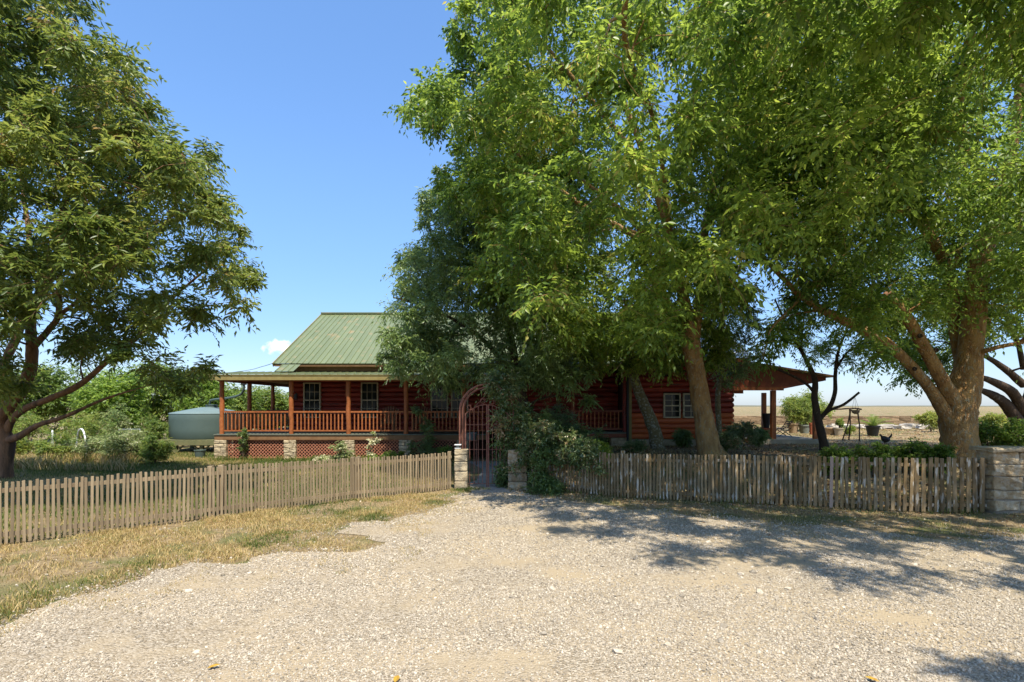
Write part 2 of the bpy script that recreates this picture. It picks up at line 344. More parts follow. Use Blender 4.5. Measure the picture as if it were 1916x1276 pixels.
# fence lines used by grass and fences
FL = [(-11.9,3.6),(-7.23,7.55),(-5.19,9.3),(-3.34,11.35),(-1.45,12.78)]
FR = [(.48,12.6),(2.39,11.5),(4.28,11.2),(6.8,10.6),(9.12,10.28)]

def scatter(n, x0, x1, y0, y1, keep):
    p = np.column_stack([rng.uniform(x0, x1, n), rng.uniform(y0, y1, n)]); return p[keep(p)]
def blades(name, p, h, w, tint, lean=.5, m=None, hv=.5):
    n = len(p); z = gz(p[:,0], p[:,1]); hh = h*(1-hv+2*hv*rng.random(n)); a = rng.uniform(0, 2*np.pi, n); la = rng.uniform(0, 2*np.pi, n); lr = hh*lean*rng.random(n)*1.6
    dx = np.cos(a)*w/2; dy = np.sin(a)*w/2
    b0 = np.column_stack([p[:,0]-dx, p[:,1]-dy, z-.004]); b1 = np.column_stack([p[:,0]+dx, p[:,1]+dy, z-.004])
    mid = np.column_stack([p[:,0]+np.cos(la)*lr*.35, p[:,1]+np.sin(la)*lr*.35, z+hh*.62])
    m0 = mid-np.column_stack([dx, dy, 0*z])*.7; m1 = mid+np.column_stack([dx, dy, 0*z])*.7
    t = np.column_stack([p[:,0]+np.cos(la)*lr, p[:,1]+np.sin(la)*lr, z+hh*(1-.25*lean)])
    V = np.stack([b0, b1, m1, m0, t], 1).reshape(-1, 3); k = np.arange(n)[:,None]*5
    Fc = np.concatenate([k+[0,1,2], k+[0,2,3], k+[3,2,4]], 0)
    return tag(link(name, fastmesh(name, V, Fc, np.repeat(tint, 5)), m or m_grass), kind='stuff')
def distline(p, ln):
    d = np.full(len(p), 1e9); ln = np.array(ln)
    for a, b in zip(ln[:-1], ln[1:]):
        t = np.clip(((p-a)@(b-a))/((b-a)@(b-a)), 0, 1); d = np.minimum(d, np.linalg.norm(p-(a+t[:,None]*(b-a)), axis=1))
    return d
def yfence(p, ln): return np.interp(p[:,0], [q[0] for q in ln], [q[1] for q in ln])
# front strip between left fence and gravel
def k1(p):
    ok = (p[:,1] < yfence(p, FL)) & ~inside(p, drive_o) & (p[:,1] > 3.0)
    n = fbm(p[:,0]*1.1, p[:,1]*1.1, 2); e = distline(p, np.array(drive_o)); return ok & (rng.random(len(p)) < np.clip(.10+4.2*np.clip(n-.40, 0, 1), 0, 1)*np.clip(.25+e/.5,0,1))
p = scatter(300000, -9.3, -.5, 3.2, 12.9, k1)
g = fbm(p[:,0]*.9+5, p[:,1]*.9, 12); t = np.clip(.72-3.4*np.clip(g-.47, 0, 1)+rng.normal(0,.20,len(p)), 0, 1)
blades('front_grass', p, .03+.06*np.clip(fbm(p[:,0]*2.4,p[:,1]*2.4,99)-.3,0,1)*1.6, .008, t, .9, hv=.6)
# strays at the gravel edge
def k1b(p):
    n = fbm(p[:,0]*2.2, p[:,1]*2.2, 44); d = distline(p, np.array(drive_o)); 
    return inside(p, drive_o) & (d < .9) & (n > .46+d*.22) & (p[:,1] > 4)
p = scatter(120000, -8, 10, 4, 12.6, k1b); blades('edge_grass', p, .04, .007, np.clip(.7+rng.normal(0,.22,len(p)),0,1), .9)
# strip before the right fence
def k2(p): return (p[:,1] < yfence(p, FR)+.15) & ~inside(p, drive_o) & (p[:,0] > .4) & (rng.random(len(p)) < 1.5*np.clip(fbm(p[:,0]*1.5, p[:,1]*1.5, 6)-.3,0,1))
p = scatter(50000, .4, 12, 8.0, 12.7, k2); blades('roadside_grass', p, .05, .007, np.clip(.55+rng.normal(0,.3,len(p)),0,1), 1.)
# left lawn
def k3(p): return (p[:,1] > yfence(p, FL)+.05) & (p[:,0] < -1.5) & (rng.random(len(p)) < .45+fbm(p[:,0]*.8, p[:,1]*.8, 16)) & (p[:,0] > -p[:,1]*1.02-1)
p = scatter(230000, -24, -1.5, 5, 22.5, k3)
g = fbm(p[:,0]*.5, p[:,1]*.5, 61)+.25*ss((p[:,1]-14)/4)*0; t = np.clip(.40-.9*(g-.5)*1.5-.22*ss((p[:,1]-distline(p,FL)*0-13)/4)+rng.normal(0,.2,len(p)), 0, 1)
blades('lawn', p, .075, .013, t, .7)
# right yard sparse grass
def k4(p): return (p[:,1] > yfence(p, FR)+.1) & (rng.random(len(p)) < 2.2*np.clip(fbm(p[:,0]*.5, p[:,1]*.5, 26)-.42,0,1))
p = scatter(160000, 1.5, 34, 11, 44, k4); blades('yard_grass', p, .08, .018, np.clip(.62+rng.normal(0,.25,len(p)),0,1), .8)

def leaves_on_ground(name, p, s, tint, m):
    n = len(p); z = gz(p[:,0], p[:,1])+.012+.02*rng.random(n); a = rng.uniform(0, 6.28, n); l = s*(.6+.8*rng.random(n)); w = l*.45
    ax = np.column_stack([np.cos(a), np.sin(a), rng.normal(0,.25,n)])*l[:,None]/2; bx = np.column_stack([-np.sin(a), np.cos(a), rng.normal(0,.3,n)])*w[:,None]/2
    c0 = np.column_stack([p, z]); V = np.stack([c0-ax, c0+bx, c0+ax, c0-bx], 1).reshape(-1,3); V[:,2] = np.maximum(V[:,2], gz(V[:,0],V[:,1])+.009)
    k = np.arange(n)[:,None]*4
    return tag(link(name, fastmesh(name, V, k+[0,1,2,3], np.repeat(tint,4)), m), kind='stuff')
p = scatter(60000, .8, 30, 10.4, 40, lambda p: (p[:,1] > yfence(p, FR)+.08) & (rng.random(len(p)) < np.where(p[:,1] < 22, 1, .35)))
leaves_on_ground('leaf_litter', p, .11, rng.random(len(p))**1.2, m_litter)
p = scatter(16000, .2, 12, 6.2, 12.6, lambda p: (p[:,1] < yfence(p, FR)) & (rng.random(len(p)) < np.exp(-(yfence(p, FR)-p[:,1])*1.3)))
leaves_on_ground('fallen_leaves', p, .05, rng.random(len(p)), m_litter)

# pebbles: countless, instanced on points
def pebble(seed):
    bm = bmesh.new(); bmesh.ops.create_icosphere(bm, subdivisions=1, radius=1); q = random.Random(seed)
    for v in bm.verts: v.co = Vector((v.co.x*q.uniform(.75,1.25), v.co.y*q.uniform(.6,1.05), v.co.z*q.uniform(.4,.75)))
    me = bpy.data.meshes.new('pebble'); bm.to_mesh(me); bm.free(); me.materials.append(m_pebble); return me
pc = bpy.data.collections.new('pebble_shapes')
for k in range(5): pc.objects.link(bpy.data.objects.new('pebble_shape', pebble(k)))
def gn_points(name, P3, scl, rot):
    me = bpy.data.meshes.new(name); me.vertices.add(len(P3)); me.vertices.foreach_set('co', np.ascontiguousarray(P3, np.float32).ravel())
    a = me.attributes.new('scl', 'FLOAT', 'POINT'); a.data.foreach_set('value', scl.astype(np.float32))
    a = me.attributes.new('rot', 'FLOAT_VECTOR', 'POINT'); a.data.foreach_set('vector', rot.astype(np.float32).ravel())
    o = bpy.data.objects.new(name, me); COL.objects.link(o)
    ng = bpy.data.node_groups.new(name, 'GeometryNodeTree')
    ng.interface.new_socket('Geometry', in_out='INPUT', socket_type='NodeSocketGeometry'); ng.interface.new_socket('Geometry', in_out='OUTPUT', socket_type='NodeSocketGeometry')
    i = ng.nodes.new('NodeGroupInput'); u = ng.nodes.new('NodeGroupOutput'); ip = ng.nodes.new('GeometryNodeInstanceOnPoints')
    ci = ng.nodes.new('GeometryNodeCollectionInfo'); ci.inputs['Collection'].default_value = pc; ci.inputs['Separate Children'].default_value = True; ci.inputs['Reset Children'].default_value = True
    na = ng.nodes.new('GeometryNodeInputNamedAttribute'); na.data_type = 'FLOAT'; na.inputs['Name'].default_value = 'scl'
    nr = ng.nodes.new('GeometryNodeInputNamedAttribute'); nr.data_type = 'FLOAT_VECTOR'; nr.inputs['Name'].default_value = 'rot'
    ip.inputs['Pick Instance'].default_value = True
    ng.links.new(i.outputs[0], ip.inputs['Points']); ng.links.new(ci.outputs[0], ip.inputs['Instance'])
    ng.links.new(na.outputs[0], ip.inputs['Scale']); ng.links.new(nr.outputs[0], ip.inputs['Rotation']); ng.links.new(ip.outputs[0], u.inputs[0])
    md = o.modifiers.new('pebbles', 'NODES'); md.node_group = ng
    return tag(o, kind='stuff')
def kp(p):
    Y = p[:,1]; dn = np.interp(Y, [3.5, 5.5, 8, 13], [1, .8, .4, .18]); n = fbm(p[:,0]*.9, p[:,1]*1.3, 71)
    ins = inside(p, drive_o); ins = ins | (rng.random(len(p)) < .55*np.exp(-distline(p, np.array(drive_o))/.22)*(fbm(p[:,0]*2.5,p[:,1]*2.5,5)>.42))
    return ins & (Y < 12.6) & (np.abs(p[:,0]) < Y*.98+.6) & (rng.random(len(p)) < dn*np.clip(1.25-5.5*np.clip(n-.46,0,1), .08, 1))
p = scatter(760000, -8, 14, 3.4, 13, kp); n = len(p)
s = np.clip(rng.lognormal(math.log(.0080), .30, n), .004, .020)*np.interp(p[:,1], [4, 9], [1, 1.3])
gn_points('pebbles', np.column_stack([p, gz(p[:,0], p[:,1])+.008+s*.2]), s, np.column_stack([rng.normal(0,.35,n), rng.normal(0,.35,n), rng.uniform(0,6.28,n)]))
p = scatter(26000, -9.3, 12, 3.2, 12.6, lambda p: ~inside(p, drive_o) & (rng.random(len(p)) < .25+1.5*np.clip(fbm(p[:,0]*1.3,p[:,1]*1.3,55)-.45,0,1)) & (p[:,1] < np.where(p[:,0] < -.5, yfence(p, FL)-.05, yfence(p, FR)-.05))); n = len(p)
s = np.clip(rng.lognormal(math.log(.010), .4, n), .005, .035); gn_points('soil_stones', np.column_stack([p, gz(p[:,0], p[:,1])+s*.2]), s, np.column_stack([rng.normal(0,.35,n), rng.normal(0,.35,n), rng.uniform(0,6.28,n)]))
# coarser stones along a washed-out line
def kq(p):
    n = fbm(p[:,0]*.8, p[:,1]*.8, 90); band = np.exp(-((p[:,1]-(6.6-.1*p[:,0]))/.8)**2)*(p[:,0]>-3.5)+.25
    return inside(p, drive_o) & (rng.random(len(p)) < band*np.clip(n-.3,0,1)*1.6)
p = scatter(9000, -7, 13, 3.6, 12.5, kq); n = len(p); s = np.clip(rng.lognormal(math.log(.020), .4, n), .011, .05)
gn_points('coarse_stones', np.column_stack([p, gz(p[:,0], p[:,1])+.006+s*.15]), s, np.column_stack([rng.normal(0,.3,n), rng.normal(0,.3,n), rng.uniform(0,6.28,n)]))

# ------------------------------------------------------------------ fences
def along(line, s0, s1=None):
    ln = [Vector(q) for q in line]; out_ = []
    tot = sum((b-a).length for a, b in zip(ln, ln[1:]))
    def at(s):
        for a, b in zip(ln, ln[1:]):
            d = (b-a).length
            if s <= d or b is ln[-1]: return a+(b-a)*(s/d), math.atan2((b-a).y, (b-a).x)
            s -= d
    return tot, at
def fence(name, line, label, pm, rm, spacing, width, height, posts, group=None, odd=()):
    root = thing(name, label, 'fence', (line[1][0], line[1][1], 0))
    tot, at = along(line, 0)
    s = .03; k = 0; meshes = {}
    while s < tot-.02:
        q, a = at(s); t = s/tot; w = width(t); h = height(t)
        key = (round(w/.006), k % 5)
        if key not in meshes:
            r = random.Random(hash(key) % 999); mb = MB(); ww = key[0]*.006; dz = r.uniform(-.012,.004); sl = r.uniform(-.008,.008)
            mb.add([(-ww/2,-.009,0),(ww/2,-.009,0),(ww/2,.009,0),(-ww/2,.009,0),(-ww/2+sl*.3,-.009,.97+dz),(ww/2+sl*.3,-.009,.97+dz+sl),(ww/2+sl*.3,.009,.97+dz+sl),(-ww/2+sl*.3,.009,.97+dz)],
                   [(0,3,2,1),(4,5,6,7),(0,1,5,4),(1,2,6,5),(2,3,7,6),(3,0,4,7)])
            meshes[key] = mb.mesh('picket', bevel=.0015)
        me = meshes[key]
        nxy = Vector((math.sin(a), -math.cos(a)))*.028
        o = link('picket', me if k not in odd else me.copy(), pm, root, (q.x+nxy.x, q.y+nxy.y, G(q.x, q.y)+.018+rnd.uniform(-.008,.008)),
                 (rnd.uniform(-.015,.015), rnd.gauss(0,.011), a+rnd.uniform(-.03,.03)), scale=(1,1,h/.97))
        if k in odd: o.data.materials.clear(); o.data.materials.append(m_pink); o['label'] = 'newer pinkish picket'
        s += spacing(t)*rnd.uniform(.95,1.05); k += 1
    ls = 0
    for a, b in zip(line, line[1:]):
        d = math.hypot(b[0]-a[0], b[1]-a[1]); m = max(1, round(d/1.3)); hh = height(min(1, ls/tot))
        for j in range(m):
            p0 = (a[0]+(b[0]-a[0])*j/m, a[1]+(b[1]-a[1])*j/m); p1 = (a[0]+(b[0]-a[0])*(j+1)/m, a[1]+(b[1]-a[1])*(j+1)/m)
            for zz in (.15, hh-.10):
                mb = MB(); mb.bar((*p0, G(*p0)+zz), (*p1, G(*p1)+zz), .034, .06); mb.build('rail', rm, root)
        ls += d
    for (x, y) in posts:
        h = height(.5)+.0
        mb = MB(); mb.box(x-.04, x+.04, y+.025, y+.105, G(x,y)-.05, G(x,y)+h+.03); mb.build('post', rm, root, bevel=.004)
    return root, k
# the left fence, its two sections meet at the double post
r_, kl = fence('picket_fence', FL, 'long brown-grey picket fence of narrow slats running back to the left gate pillar', m_plank, m_plank,
      lambda t: .0635, lambda t: .038, lambda t: .875, [(-7.3,7.5),(-5.25,9.25),(-5.13,9.36),(-3.38,11.3),(-3.3,11.42),(-1.5,12.76),(-9.5,5.7)])
r_, kr = fence('picket_fence', FR, 'weathered lichen-covered picket fence from the right gate pillar to the stone wall', m_picket_old, m_picket_old,
      lambda t: .069+.052*max(0,t-.35)/.65, lambda t: .043+.034*max(0,t-.4)/.6, lambda t: .90+.17*t, [(.55,12.6),(2.4,11.52),(5.5,10.92),(7.9,10.48),(9.08,10.33)], odd=(84,))
print('pickets', kl, kr)

# ------------------------------------------------------------------ stonework
def block(x0, x1, y0, y1, z0, z1, seed, rough=.012):
    q = random.Random(seed); bm = bmesh.new(); bmesh.ops.create_cube(bm, size=1)
    bmesh.ops.subdivide_edges(bm, edges=bm.edges, cuts=1, use_grid_fill=True)
    for v in bm.verts:
        v.co = Vector(((v.co.x+.5)*(x1-x0)+x0, (v.co.y+.5)*(y1-y0)+y0, (v.co.z+.5)*(z1-z0)+z0))+Vector((q.uniform(-rough,rough)*.6, q.uniform(-rough,rough), q.uniform(-rough,rough)*.6))
    c0 = Vector(((x0+x1)/2, (y0+y1)/2, z0)); bmesh.ops.translate(bm, verts=bm.verts, vec=-c0)
    bmesh.ops.bevel(bm, geom=[e for e in bm.edges if e.calc_face_angle(0) > .7], offset=min(.012, (z1-z0)*.1), segments=1, affect='EDGES')
    me = bpy.data.meshes.new('stone'); bm.to_mesh(me); bm.free(); return me, c0
def masonry(root, x0, x1, y0, y1, z0, z1, ch, m, cols=1, seed=0, name='stone', face_only=False, rough=.012):
    q = random.Random(seed); g = .008
    MB().box(x0+.03, x1-.03, y0+.03, y1-.03, z0-.05, z1-.02).build('mortar', m_mortar, root)
    z = z0; row = 0
    while z < z1-.02:
        h = min(ch*q.uniform(.8,1.25), z1-z); 
        if z1-z-h < ch*.4: h = z1-z
        x = x0; n = cols
        cuts = [x0]+sorted(x0+(x1-x0)*(i+(.5 if row % 2 and cols > 1 else 0)+q.uniform(-.18,.18))/cols for i in range(1, cols+(0 if not (row % 2 and cols > 1) else 0)))+[x1]
        cuts = sorted(set(cuts))
        for a, b in zip(cuts, cuts[1:]):
            me, c0 = block(a+g, b-g, y0, y1, z+g, z+h-g, q.random(), rough); link(name, me, m, root, c0)
        z += h; row += 1
pl = thing('gate_pillar', 'short cream limestone pillar left of the gate with a small lamp on top', 'pillar', (-1.22,12.85,0), 'pillars of the garden gate')
masonry(pl, -1.38, -1.06, 12.72, 13.02, 0, .97, .2, m_stone, 1, 5)
prr = thing('gate_pillar', 'wider stained limestone pillar right of the gate half under the vine', 'pillar', (.12,12.75,0), 'pillars of the garden gate')
masonry(prr, -.10, .36, 12.58, 12.9, 0, .97, .24, m_stone2, 1, 8)
lamp = thing('pillar_lamp', 'small white boxy solar lamp standing on the left gate pillar', 'lamp', (-1.3,12.85,.97))
MB().box(-1.37,-1.23,12.78,12.92,.985,1.0).build('base', m_white, lamp)
MB().box(-1.335,-1.265,12.815,12.885,1.002,1.06).build('lens', m_galv, lamp)
MB().box(-1.38,-1.22,12.77,12.93,1.062,1.085).build('cap', m_white, lamp, bevel=.005)
ew = thing('stone_wall', 'rough brown stone garden wall ending the right picket fence', 'wall', (10.5,10.4,0))
masonry(ew, 9.15, 12.6, 10.15, 10.55, 0, 1.13, .21, m_stone2, 7, 12, rough=.03)
for k in range(5): 
    me, c0 = block(9.08+k*.72, 9.77+k*.72, 10.08, 10.62, 1.13, 1.21, 40+k, .02); link('coping_stone', me, m_stone, ew, c0)

# ------------------------------------------------------------------ iron arch and gate
AY = 12.95; ax0 = -1.27; ax1 = .03; acx = (ax0+ax1)/2; ar = (ax1-ax0)/2; az = 1.88
arch = thing('garden_arch', 'rust-pink iron arch over the garden gate, vine on its right side', 'arch', (acx, AY, 0))
for dy in (0, .34):
    for rr_, w in ((ar, .018), (ar-.075, .012)):
        pts = [(acx-rr_, AY+dy, 0)]+[(acx-rr_*math.cos(t), AY+dy, az+rr_*math.sin(t)) for t in np.linspace(0, math.pi, 21)]+[(acx+rr_, AY+dy, 0)]
        MB().tube(pts, w, 8).build('hoop', m_iron, arch, True)
mb = MB()
for t in np.linspace(.15, math.pi-.15, 9): mb.bar((acx-ar*math.cos(t), AY, az+ar*math.sin(t)), (acx-ar*math.cos(t), AY+.34, az+ar*math.sin(t)), .02, .02)
for sx in (-1, 1):
    for z in (.5, 1., 1.5): mb.bar((acx+sx*ar, AY, z), (acx+sx*ar, AY+.34, z), .02, .02)
mb.build('cross_bars', m_iron, arch)
def gate_leaf(x0, x1, n, label, flip):
    g = thing('iron_gate', label, 'gate', ((x0+x1)/2, AY+.02, .05), 'leaves of the iron gate')
    y = AY+.03; f = lambda x: 1.62+.42*math.cos((x-acx)/(ar*1.05)*1.45)
    for x in (x0, x1): MB().bar((x, y, .05), (x, y, f(x)), .03, .03).build('stile', m_iron, g)
    for z in (.12, .95, 1.55): MB().bar((x0, y, z), (x1, y, z), .024, .012).build('cross_rail', m_iron, g)
    for k in range(1, n): 
        x = x0+(x1-x0)*k/n; MB().bar((x, y-.003, .12), (x, y-.003, f(x)), .014, .014).build('bar', m_iron, g)
    MB().tube([(x, y-.004, f(x)) for x in np.linspace(x0, x1, 9)], .012, 6).build('top_rail', m_iron, g, True)
    for cxx, r0 in ((x0+.1, .065), ((x1 if not flip else x0)-.09*(1 if not flip else -1), .08)):
        pts = [(cxx+r0*(1-t*.55)*math.cos(6.8*t+1), y-.006, f(cxx)+r0+.01+r0*(1-t*.55)*math.sin(6.8*t+1)) for t in np.linspace(0, 1, 20)]
        MB().tube(pts, .008, 5).build('scroll', m_iron, g, True)
    MB().tube([(x0+.16+(x1-x0-.24)*t, y-.006, f(x0)+.06+.33*t**.8) for t in np.linspace(0, 1, 8)], .008, 5).build('scroll', m_iron, g, True)
gate_leaf(-1.13, -.61, 5, 'left leaf of the rust-pink iron gate with curled scrolls on top', False)
gate_leaf(-.57, -.10, 5, 'right leaf of the iron gate, mostly hidden by vine leaves', True)

# ------------------------------------------------------------------ the log house
H = thing('log_house', 'red log house with green standing-seam metal roof and railed porch', 'house', (-2, 24, 0))
WY = 22.25; DZ = .96; PY = 20.0
def wall_logs(x0, x1, y, z0, n, ch, wins, m, mlow=None):
    for k in range(n):
        za = z0+k*ch; cuts = [(x0, x1)]
        for (a, b, c0, c1) in wins:
            if za+ch*.5 > c0 and za+ch*.5 < c1:
                new = []
                for (s, e) in cuts:
                    if a > s and b < e: new += [(s, a), (b, e)]
                    elif a <= s < b: new.append((b, e))
                    elif a < e <= b: new.append((s, a))
                    else: new.append((s, e))
                cuts = new
        for (s, e) in cuts:
            if e-s < .05: continue
            mb = MB(); vs = []; N = 7; q = random.Random(int(s*100)+k)
            nseg = max(2, int((e-s)/.5))
            for i in range(nseg+1):
                x = s+(e-s)*i/nseg; dr = q.uniform(-.01,.01)
                for j in range(N):
                    t = math.pi*j/(N-1); vs.append((x, y-(.075+dr)*math.sin(t)**.8-.0, za+ch/2-(ch/2-.003)*math.cos(t)))
            fs = [(i*N+j, (i+1)*N+j, (i+1)*N+j+1, i*N+j+1) for i in range(nseg) for j in range(N-1)]+[tuple(range(N)), tuple(nseg*N+j for j in range(N))]
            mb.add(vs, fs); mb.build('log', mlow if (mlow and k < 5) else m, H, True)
    return
def window(x0, x1, y, z0, z1, cols=3, parent=None, rows=2, sash=True):
    pa = parent or H; w = .05; yy = y-.13
    mb = MB(); mb.box(x0,x0+w,yy,y+.02,z0,z1); mb.box(x1-w,x1,yy,y+.02,z0,z1); mb.box(x0+w,x1-w,yy,y+.02,z1-w,z1); mb.box(x0+w,x1-w,yy-.02,y+.02,z0,z0+w)
    wf = mb.build('window', m_window, pa)
    zm = (z0+z1)/2
    if sash: MB().box(x0+w,x1-w,yy+.01,yy+.05,zm-.022,zm+.022).build('sash_rail', m_window, wf)
    mu = MB()
    for c_ in range(1, cols): x = x0+w+(x1-x0-2*w)*c_/cols; mu.box(x-.008,x+.008,yy+.025,yy+.045,z0+w,z1-w)
    hh = [(z0+w, zm), (zm, z1-w)] if sash else [(z0+w, z1-w)]
    for (a, b) in hh:
        for r_ in range(1, rows): z = a+(b-a)*r_/rows; mu.box(x0+w,x1-w,yy+.027,yy+.043,z-.008,z+.008)
    mu.build('muntins', m_window, wf)
    for (a, b) in hh: MB().box(x0+w,x1-w,yy+.046,yy+.052,a+.005,b-.005).build('pane', m_glass, wf)
wins = [(-8.63,-7.92,1.50,3.0),(-6.25,-5.54,1.50,3.0),(-3.36,-2.65,1.50,3.0),(-2.52,-1.81,1.50,3.0)]
MB().box(-9.1, 4.55, WY+.005, WY+.2, .3, 3.8).build('wall', m_dark, H)
wall_logs(-9.1, 4.4, WY, DZ+.03, 12, .2, wins, m_log)
for w_ in wins: window(w_[0], w_[1], WY-.03, 1.52, 2.98)
MB().box(-9.1,-8.9,WY+.21,32.,.3,3.6).build('side_wall', m_dark, H)
for k in range(12):
    MB().tube([(-9.12, WY+.1, DZ+.13+k*.2), (-9.12, 32, DZ+.13+k*.2)], .1, 8).build('log', m_log, H, True)
# deck and its fascia
for k in range(13):
    MB().box(-11.1, -.9, 19.87+k*.183, 19.87+k*.183+.177, DZ-.035, DZ).build('deck_board', m_deck, H)
MB().box(-11.12, -9.12, 22.26, 29.5, DZ-.035, DZ-.002).build('side_deck', m_deck, H)
MB().box(-11.08, -.92, 19.9, 19.94, .75, .92).build('rim_board', m_brownb, H)
MB().box(-11.07, -11.03, 19.95, 29.4, .75, .92).build('rim_board', m_brownb, H)
# stone piers
def pier(x0, x1, y0, z0, z1, seed, m=m_stone):
    p_ = bpy.data.objects.new('pier', None); COL.objects.link(p_); p_.parent = H; p_.location = Vector(((x0+x1)/2, y0, z0))-Vector(H.location)
    masonry(p_, x0, x1, y0, y0+.42, z0, z1, .155, m, 2, seed)
for i, px in enumerate((412.5, 542.5, 652, 757.5, 866)): x = (px-CX)*.0199; pier(x-.23, x+.23, 19.86, -.02, .745, 60+i)
# lattice
def lattice(x0, x1, y, z0, z1, step=.125):
    mb = MB(); hgt = z1-z0
    for sgn, yy in ((1, y), (-1, y+.012)):
        k = int((x1-x0+hgt)/step)+1
        for i in range(k):
            xs = x0-hgt+i*step+.02; a = max(xs, x0); b = min(xs+hgt, x1)
            if b-a < .02: continue
            za, zb = a-xs, b-xs
            if sgn < 0: za, zb = hgt-za, hgt-zb
            mb.bar((a, yy, z0+za), (b, yy, z0+zb), .010, .024, (0,0,1))
    mb.box(x0,x1,y-.008,y+.018,z1-.03,z1); mb.box(x0,x1,y-.008,y+.018,z0,z0+.03)
    o = mb.build('lattice', m_iron2, H); return o
m_iron2 = mat('lattice_stain', (.46,.20,.12), (.36,.14,.08), 8, .8)
pxs = [412.5, 542.5, 652, 757.5, 866]
for a, b in zip(pxs, pxs[1:]): lattice((a-CX)*.0199+.235, (b-CX)*.0199-.235, 19.98, .06, .745)
MB().box(-10.9,-1,20.9,20.95,-.1,.74).build('crawl_space_shade', m_dark, H)  # dark sheet added behind the lattice, stands in for shade under the porch
# posts and railings
def post(x, y, z0, z1, r=.085, m=m_rail):
    pts = [(x+rnd.uniform(-.012,.012), y+rnd.uniform(-.012,.012), z) for z in np.linspace(z0, z1, 9)]; rad = [r*rnd.uniform(.9,1.12) for _ in pts]
    pts[0] = (x,y,z0); pts[-1] = (x,y,z1)
    MB().tube(pts, rad, 10, .05).build('post', m, H, True)
bal = MB().box(-.024,.024,-.02,.02,0,.66).mesh('baluster', bevel=.004)
def railing(a, b, z, step=.145, m=m_rail):
    a = Vector(a); b = Vector(b); d = b-a; n = max(2, round(d.length/step)); ang = math.atan2(d.y, d.x)
    MB().bar((*a, z+.83), (*b, z+.83), .09, .06).build('top_rail', m, H); MB().bar((*a, z+.125), (*b, z+.125), .05, .05).build('bottom_rail', m, H)
    for k in range(1, n):
        q = a+d*k/n; link('baluster', bal, m, H, (q.x, q.y, z+.148), (0,0,ang), scale=(rnd.uniform(.85,1.1),1,1))
post_x = [(px-CX)*.02 for px in (415, 545, 652, 760, 868)]
for x in post_x: post(x, PY, DZ, 2.93)
for a, b in zip(post_x, post_x[1:]): railing((a+.09, PY), (b-.09, PY), DZ)
railing((post_x[-1]+.09, PY), (-1.0, PY), DZ)
side_y = [22.24, 24.4, 26.5, 28.6]
for y in side_y: post(-10.92, y, DZ, 2.93)
yy = [PY]+side_y
for a, b in zip(yy, yy[1:]): railing((-10.92, a+.09), (-10.92, b-.09), DZ)
railing((-10.8, 28.6), (-9.2, 28.6), DZ, .3)
# beams, porch ceiling, porch roof, gutter
MB().box(-11.0, 1.2, 19.93, 20.07, 2.93, 3.05).build('porch_beam', m_stain, H)
MB().box(-10.99, -10.85, 20.08, 29, 2.93, 3.049).build('porch_beam', m_stain, H)
MB().box(-11.05, 1.2, 19.8, WY-.09, 3.055, 3.075).build('porch_ceiling', m_brownb, H)
MB().box(-11.05, -9.25, WY-.085, 29.1, 3.055, 3.075).build('porch_ceiling', m_brownb, H)
mb = MB(); mb.box(-11.15, 1.25, 19.62, 19.78, 2.96, 3.13); mb.box(-11.17, 1.27, 19.60, 19.80, 3.13, 3.155); mb.build('gutter', m_fascia, H)
MB().box(-11.2,-11.06,19.85,29.2,2.98,3.15).build('gutter', m_fascia, H)
def seam_panel(x, w, ya, za, yb, zb, m, parent, name='roof_panel'):
    mb = MB(); d = Vector((0, yb-ya, zb-za)); nrm = Vector((0, -(zb-za), yb-ya)).normalized()
    prof = [(0,0),(w*.12,0),(w*.16,.028),(w*.22,.028),(w*.26,0),(w,0)]
    vs = [Vector((x+u, ya, za))+nrm*h for u, h in prof]+[Vector((x+u, yb, zb))+nrm*h for u, h in prof]
    N = len(prof); mb.add(vs, [(i, i+1, N+i+1, N+i) for i in range(N-1)]); 
    mb.add([Vector((x+u, ya, za))+nrm*(h-.004-(0 if j<5 else 0)) for j,(u,h) in enumerate(prof)]+[Vector((x,ya,za))-nrm*.03, Vector((x+w,ya,za))-nrm*.03], [(6,0,1,4,5,7),(1,2,3,4)])
    return mb.build(name, m, parent)
w0 = .3
x = -11.25
while x < 1.2: seam_panel(x, w0, 19.6, 3.165, WY-.02, 3.42, m_roof, H, 'porch_roof_panel'); x += w0
MB().add([(-11.25,22.2,3.16),(-9.15,22.2,3.45),(-9.15,29.3,3.45),(-11.25,29.3,3.16)], [(0,1,2,3)]).build('side_porch_roof', m_roof, H)
for k in range(3): seam_panel(-9.3+k*.25, .25, 20.9, 3.37, 21.62, 3.69, m_roof, H, 'side_roof_panel')
# knee wall, main roof
for k in range(3): MB().box(-9.05, 4.5, 22.0-.004*k, 22.24, 3.44+k*.11, 3.545+k*.11).build('siding_board', m_brownb, H)
MB().box(-9.66, 9.0, 21.74, 21.80, 3.62, 3.735).build('fascia', m_brownb, H)
MB().box(-9.6, 9.0, 21.81, 22.24, 3.66, 3.68).build('soffit', m_brownb, H)
EY, EZ, RY, RZ = 21.7, 3.74, 27.3, 6.72
x = -9.7; w0 = .232
while x < 8.9: seam_panel(x, w0, EY, EZ, RY, RZ, m_roof, H); x += w0
MB().add([(-9.7,RY+.02,RZ),(9,RY+.02,RZ),(9,32.9,EZ),(-9.7,32.9,EZ)], [(0,1,2,3)]).build('rear_roof', m_roof, H)
MB().box(-9.72, 9.0, RY-.16, RY+.16, RZ-.01, RZ+.055).build('ridge_cap', m_roof, H)
MB().bar((-9.71,EY,EZ-.06), (-9.71,RY,RZ-.06), .03, .16).build('rake_board', m_fascia, H)
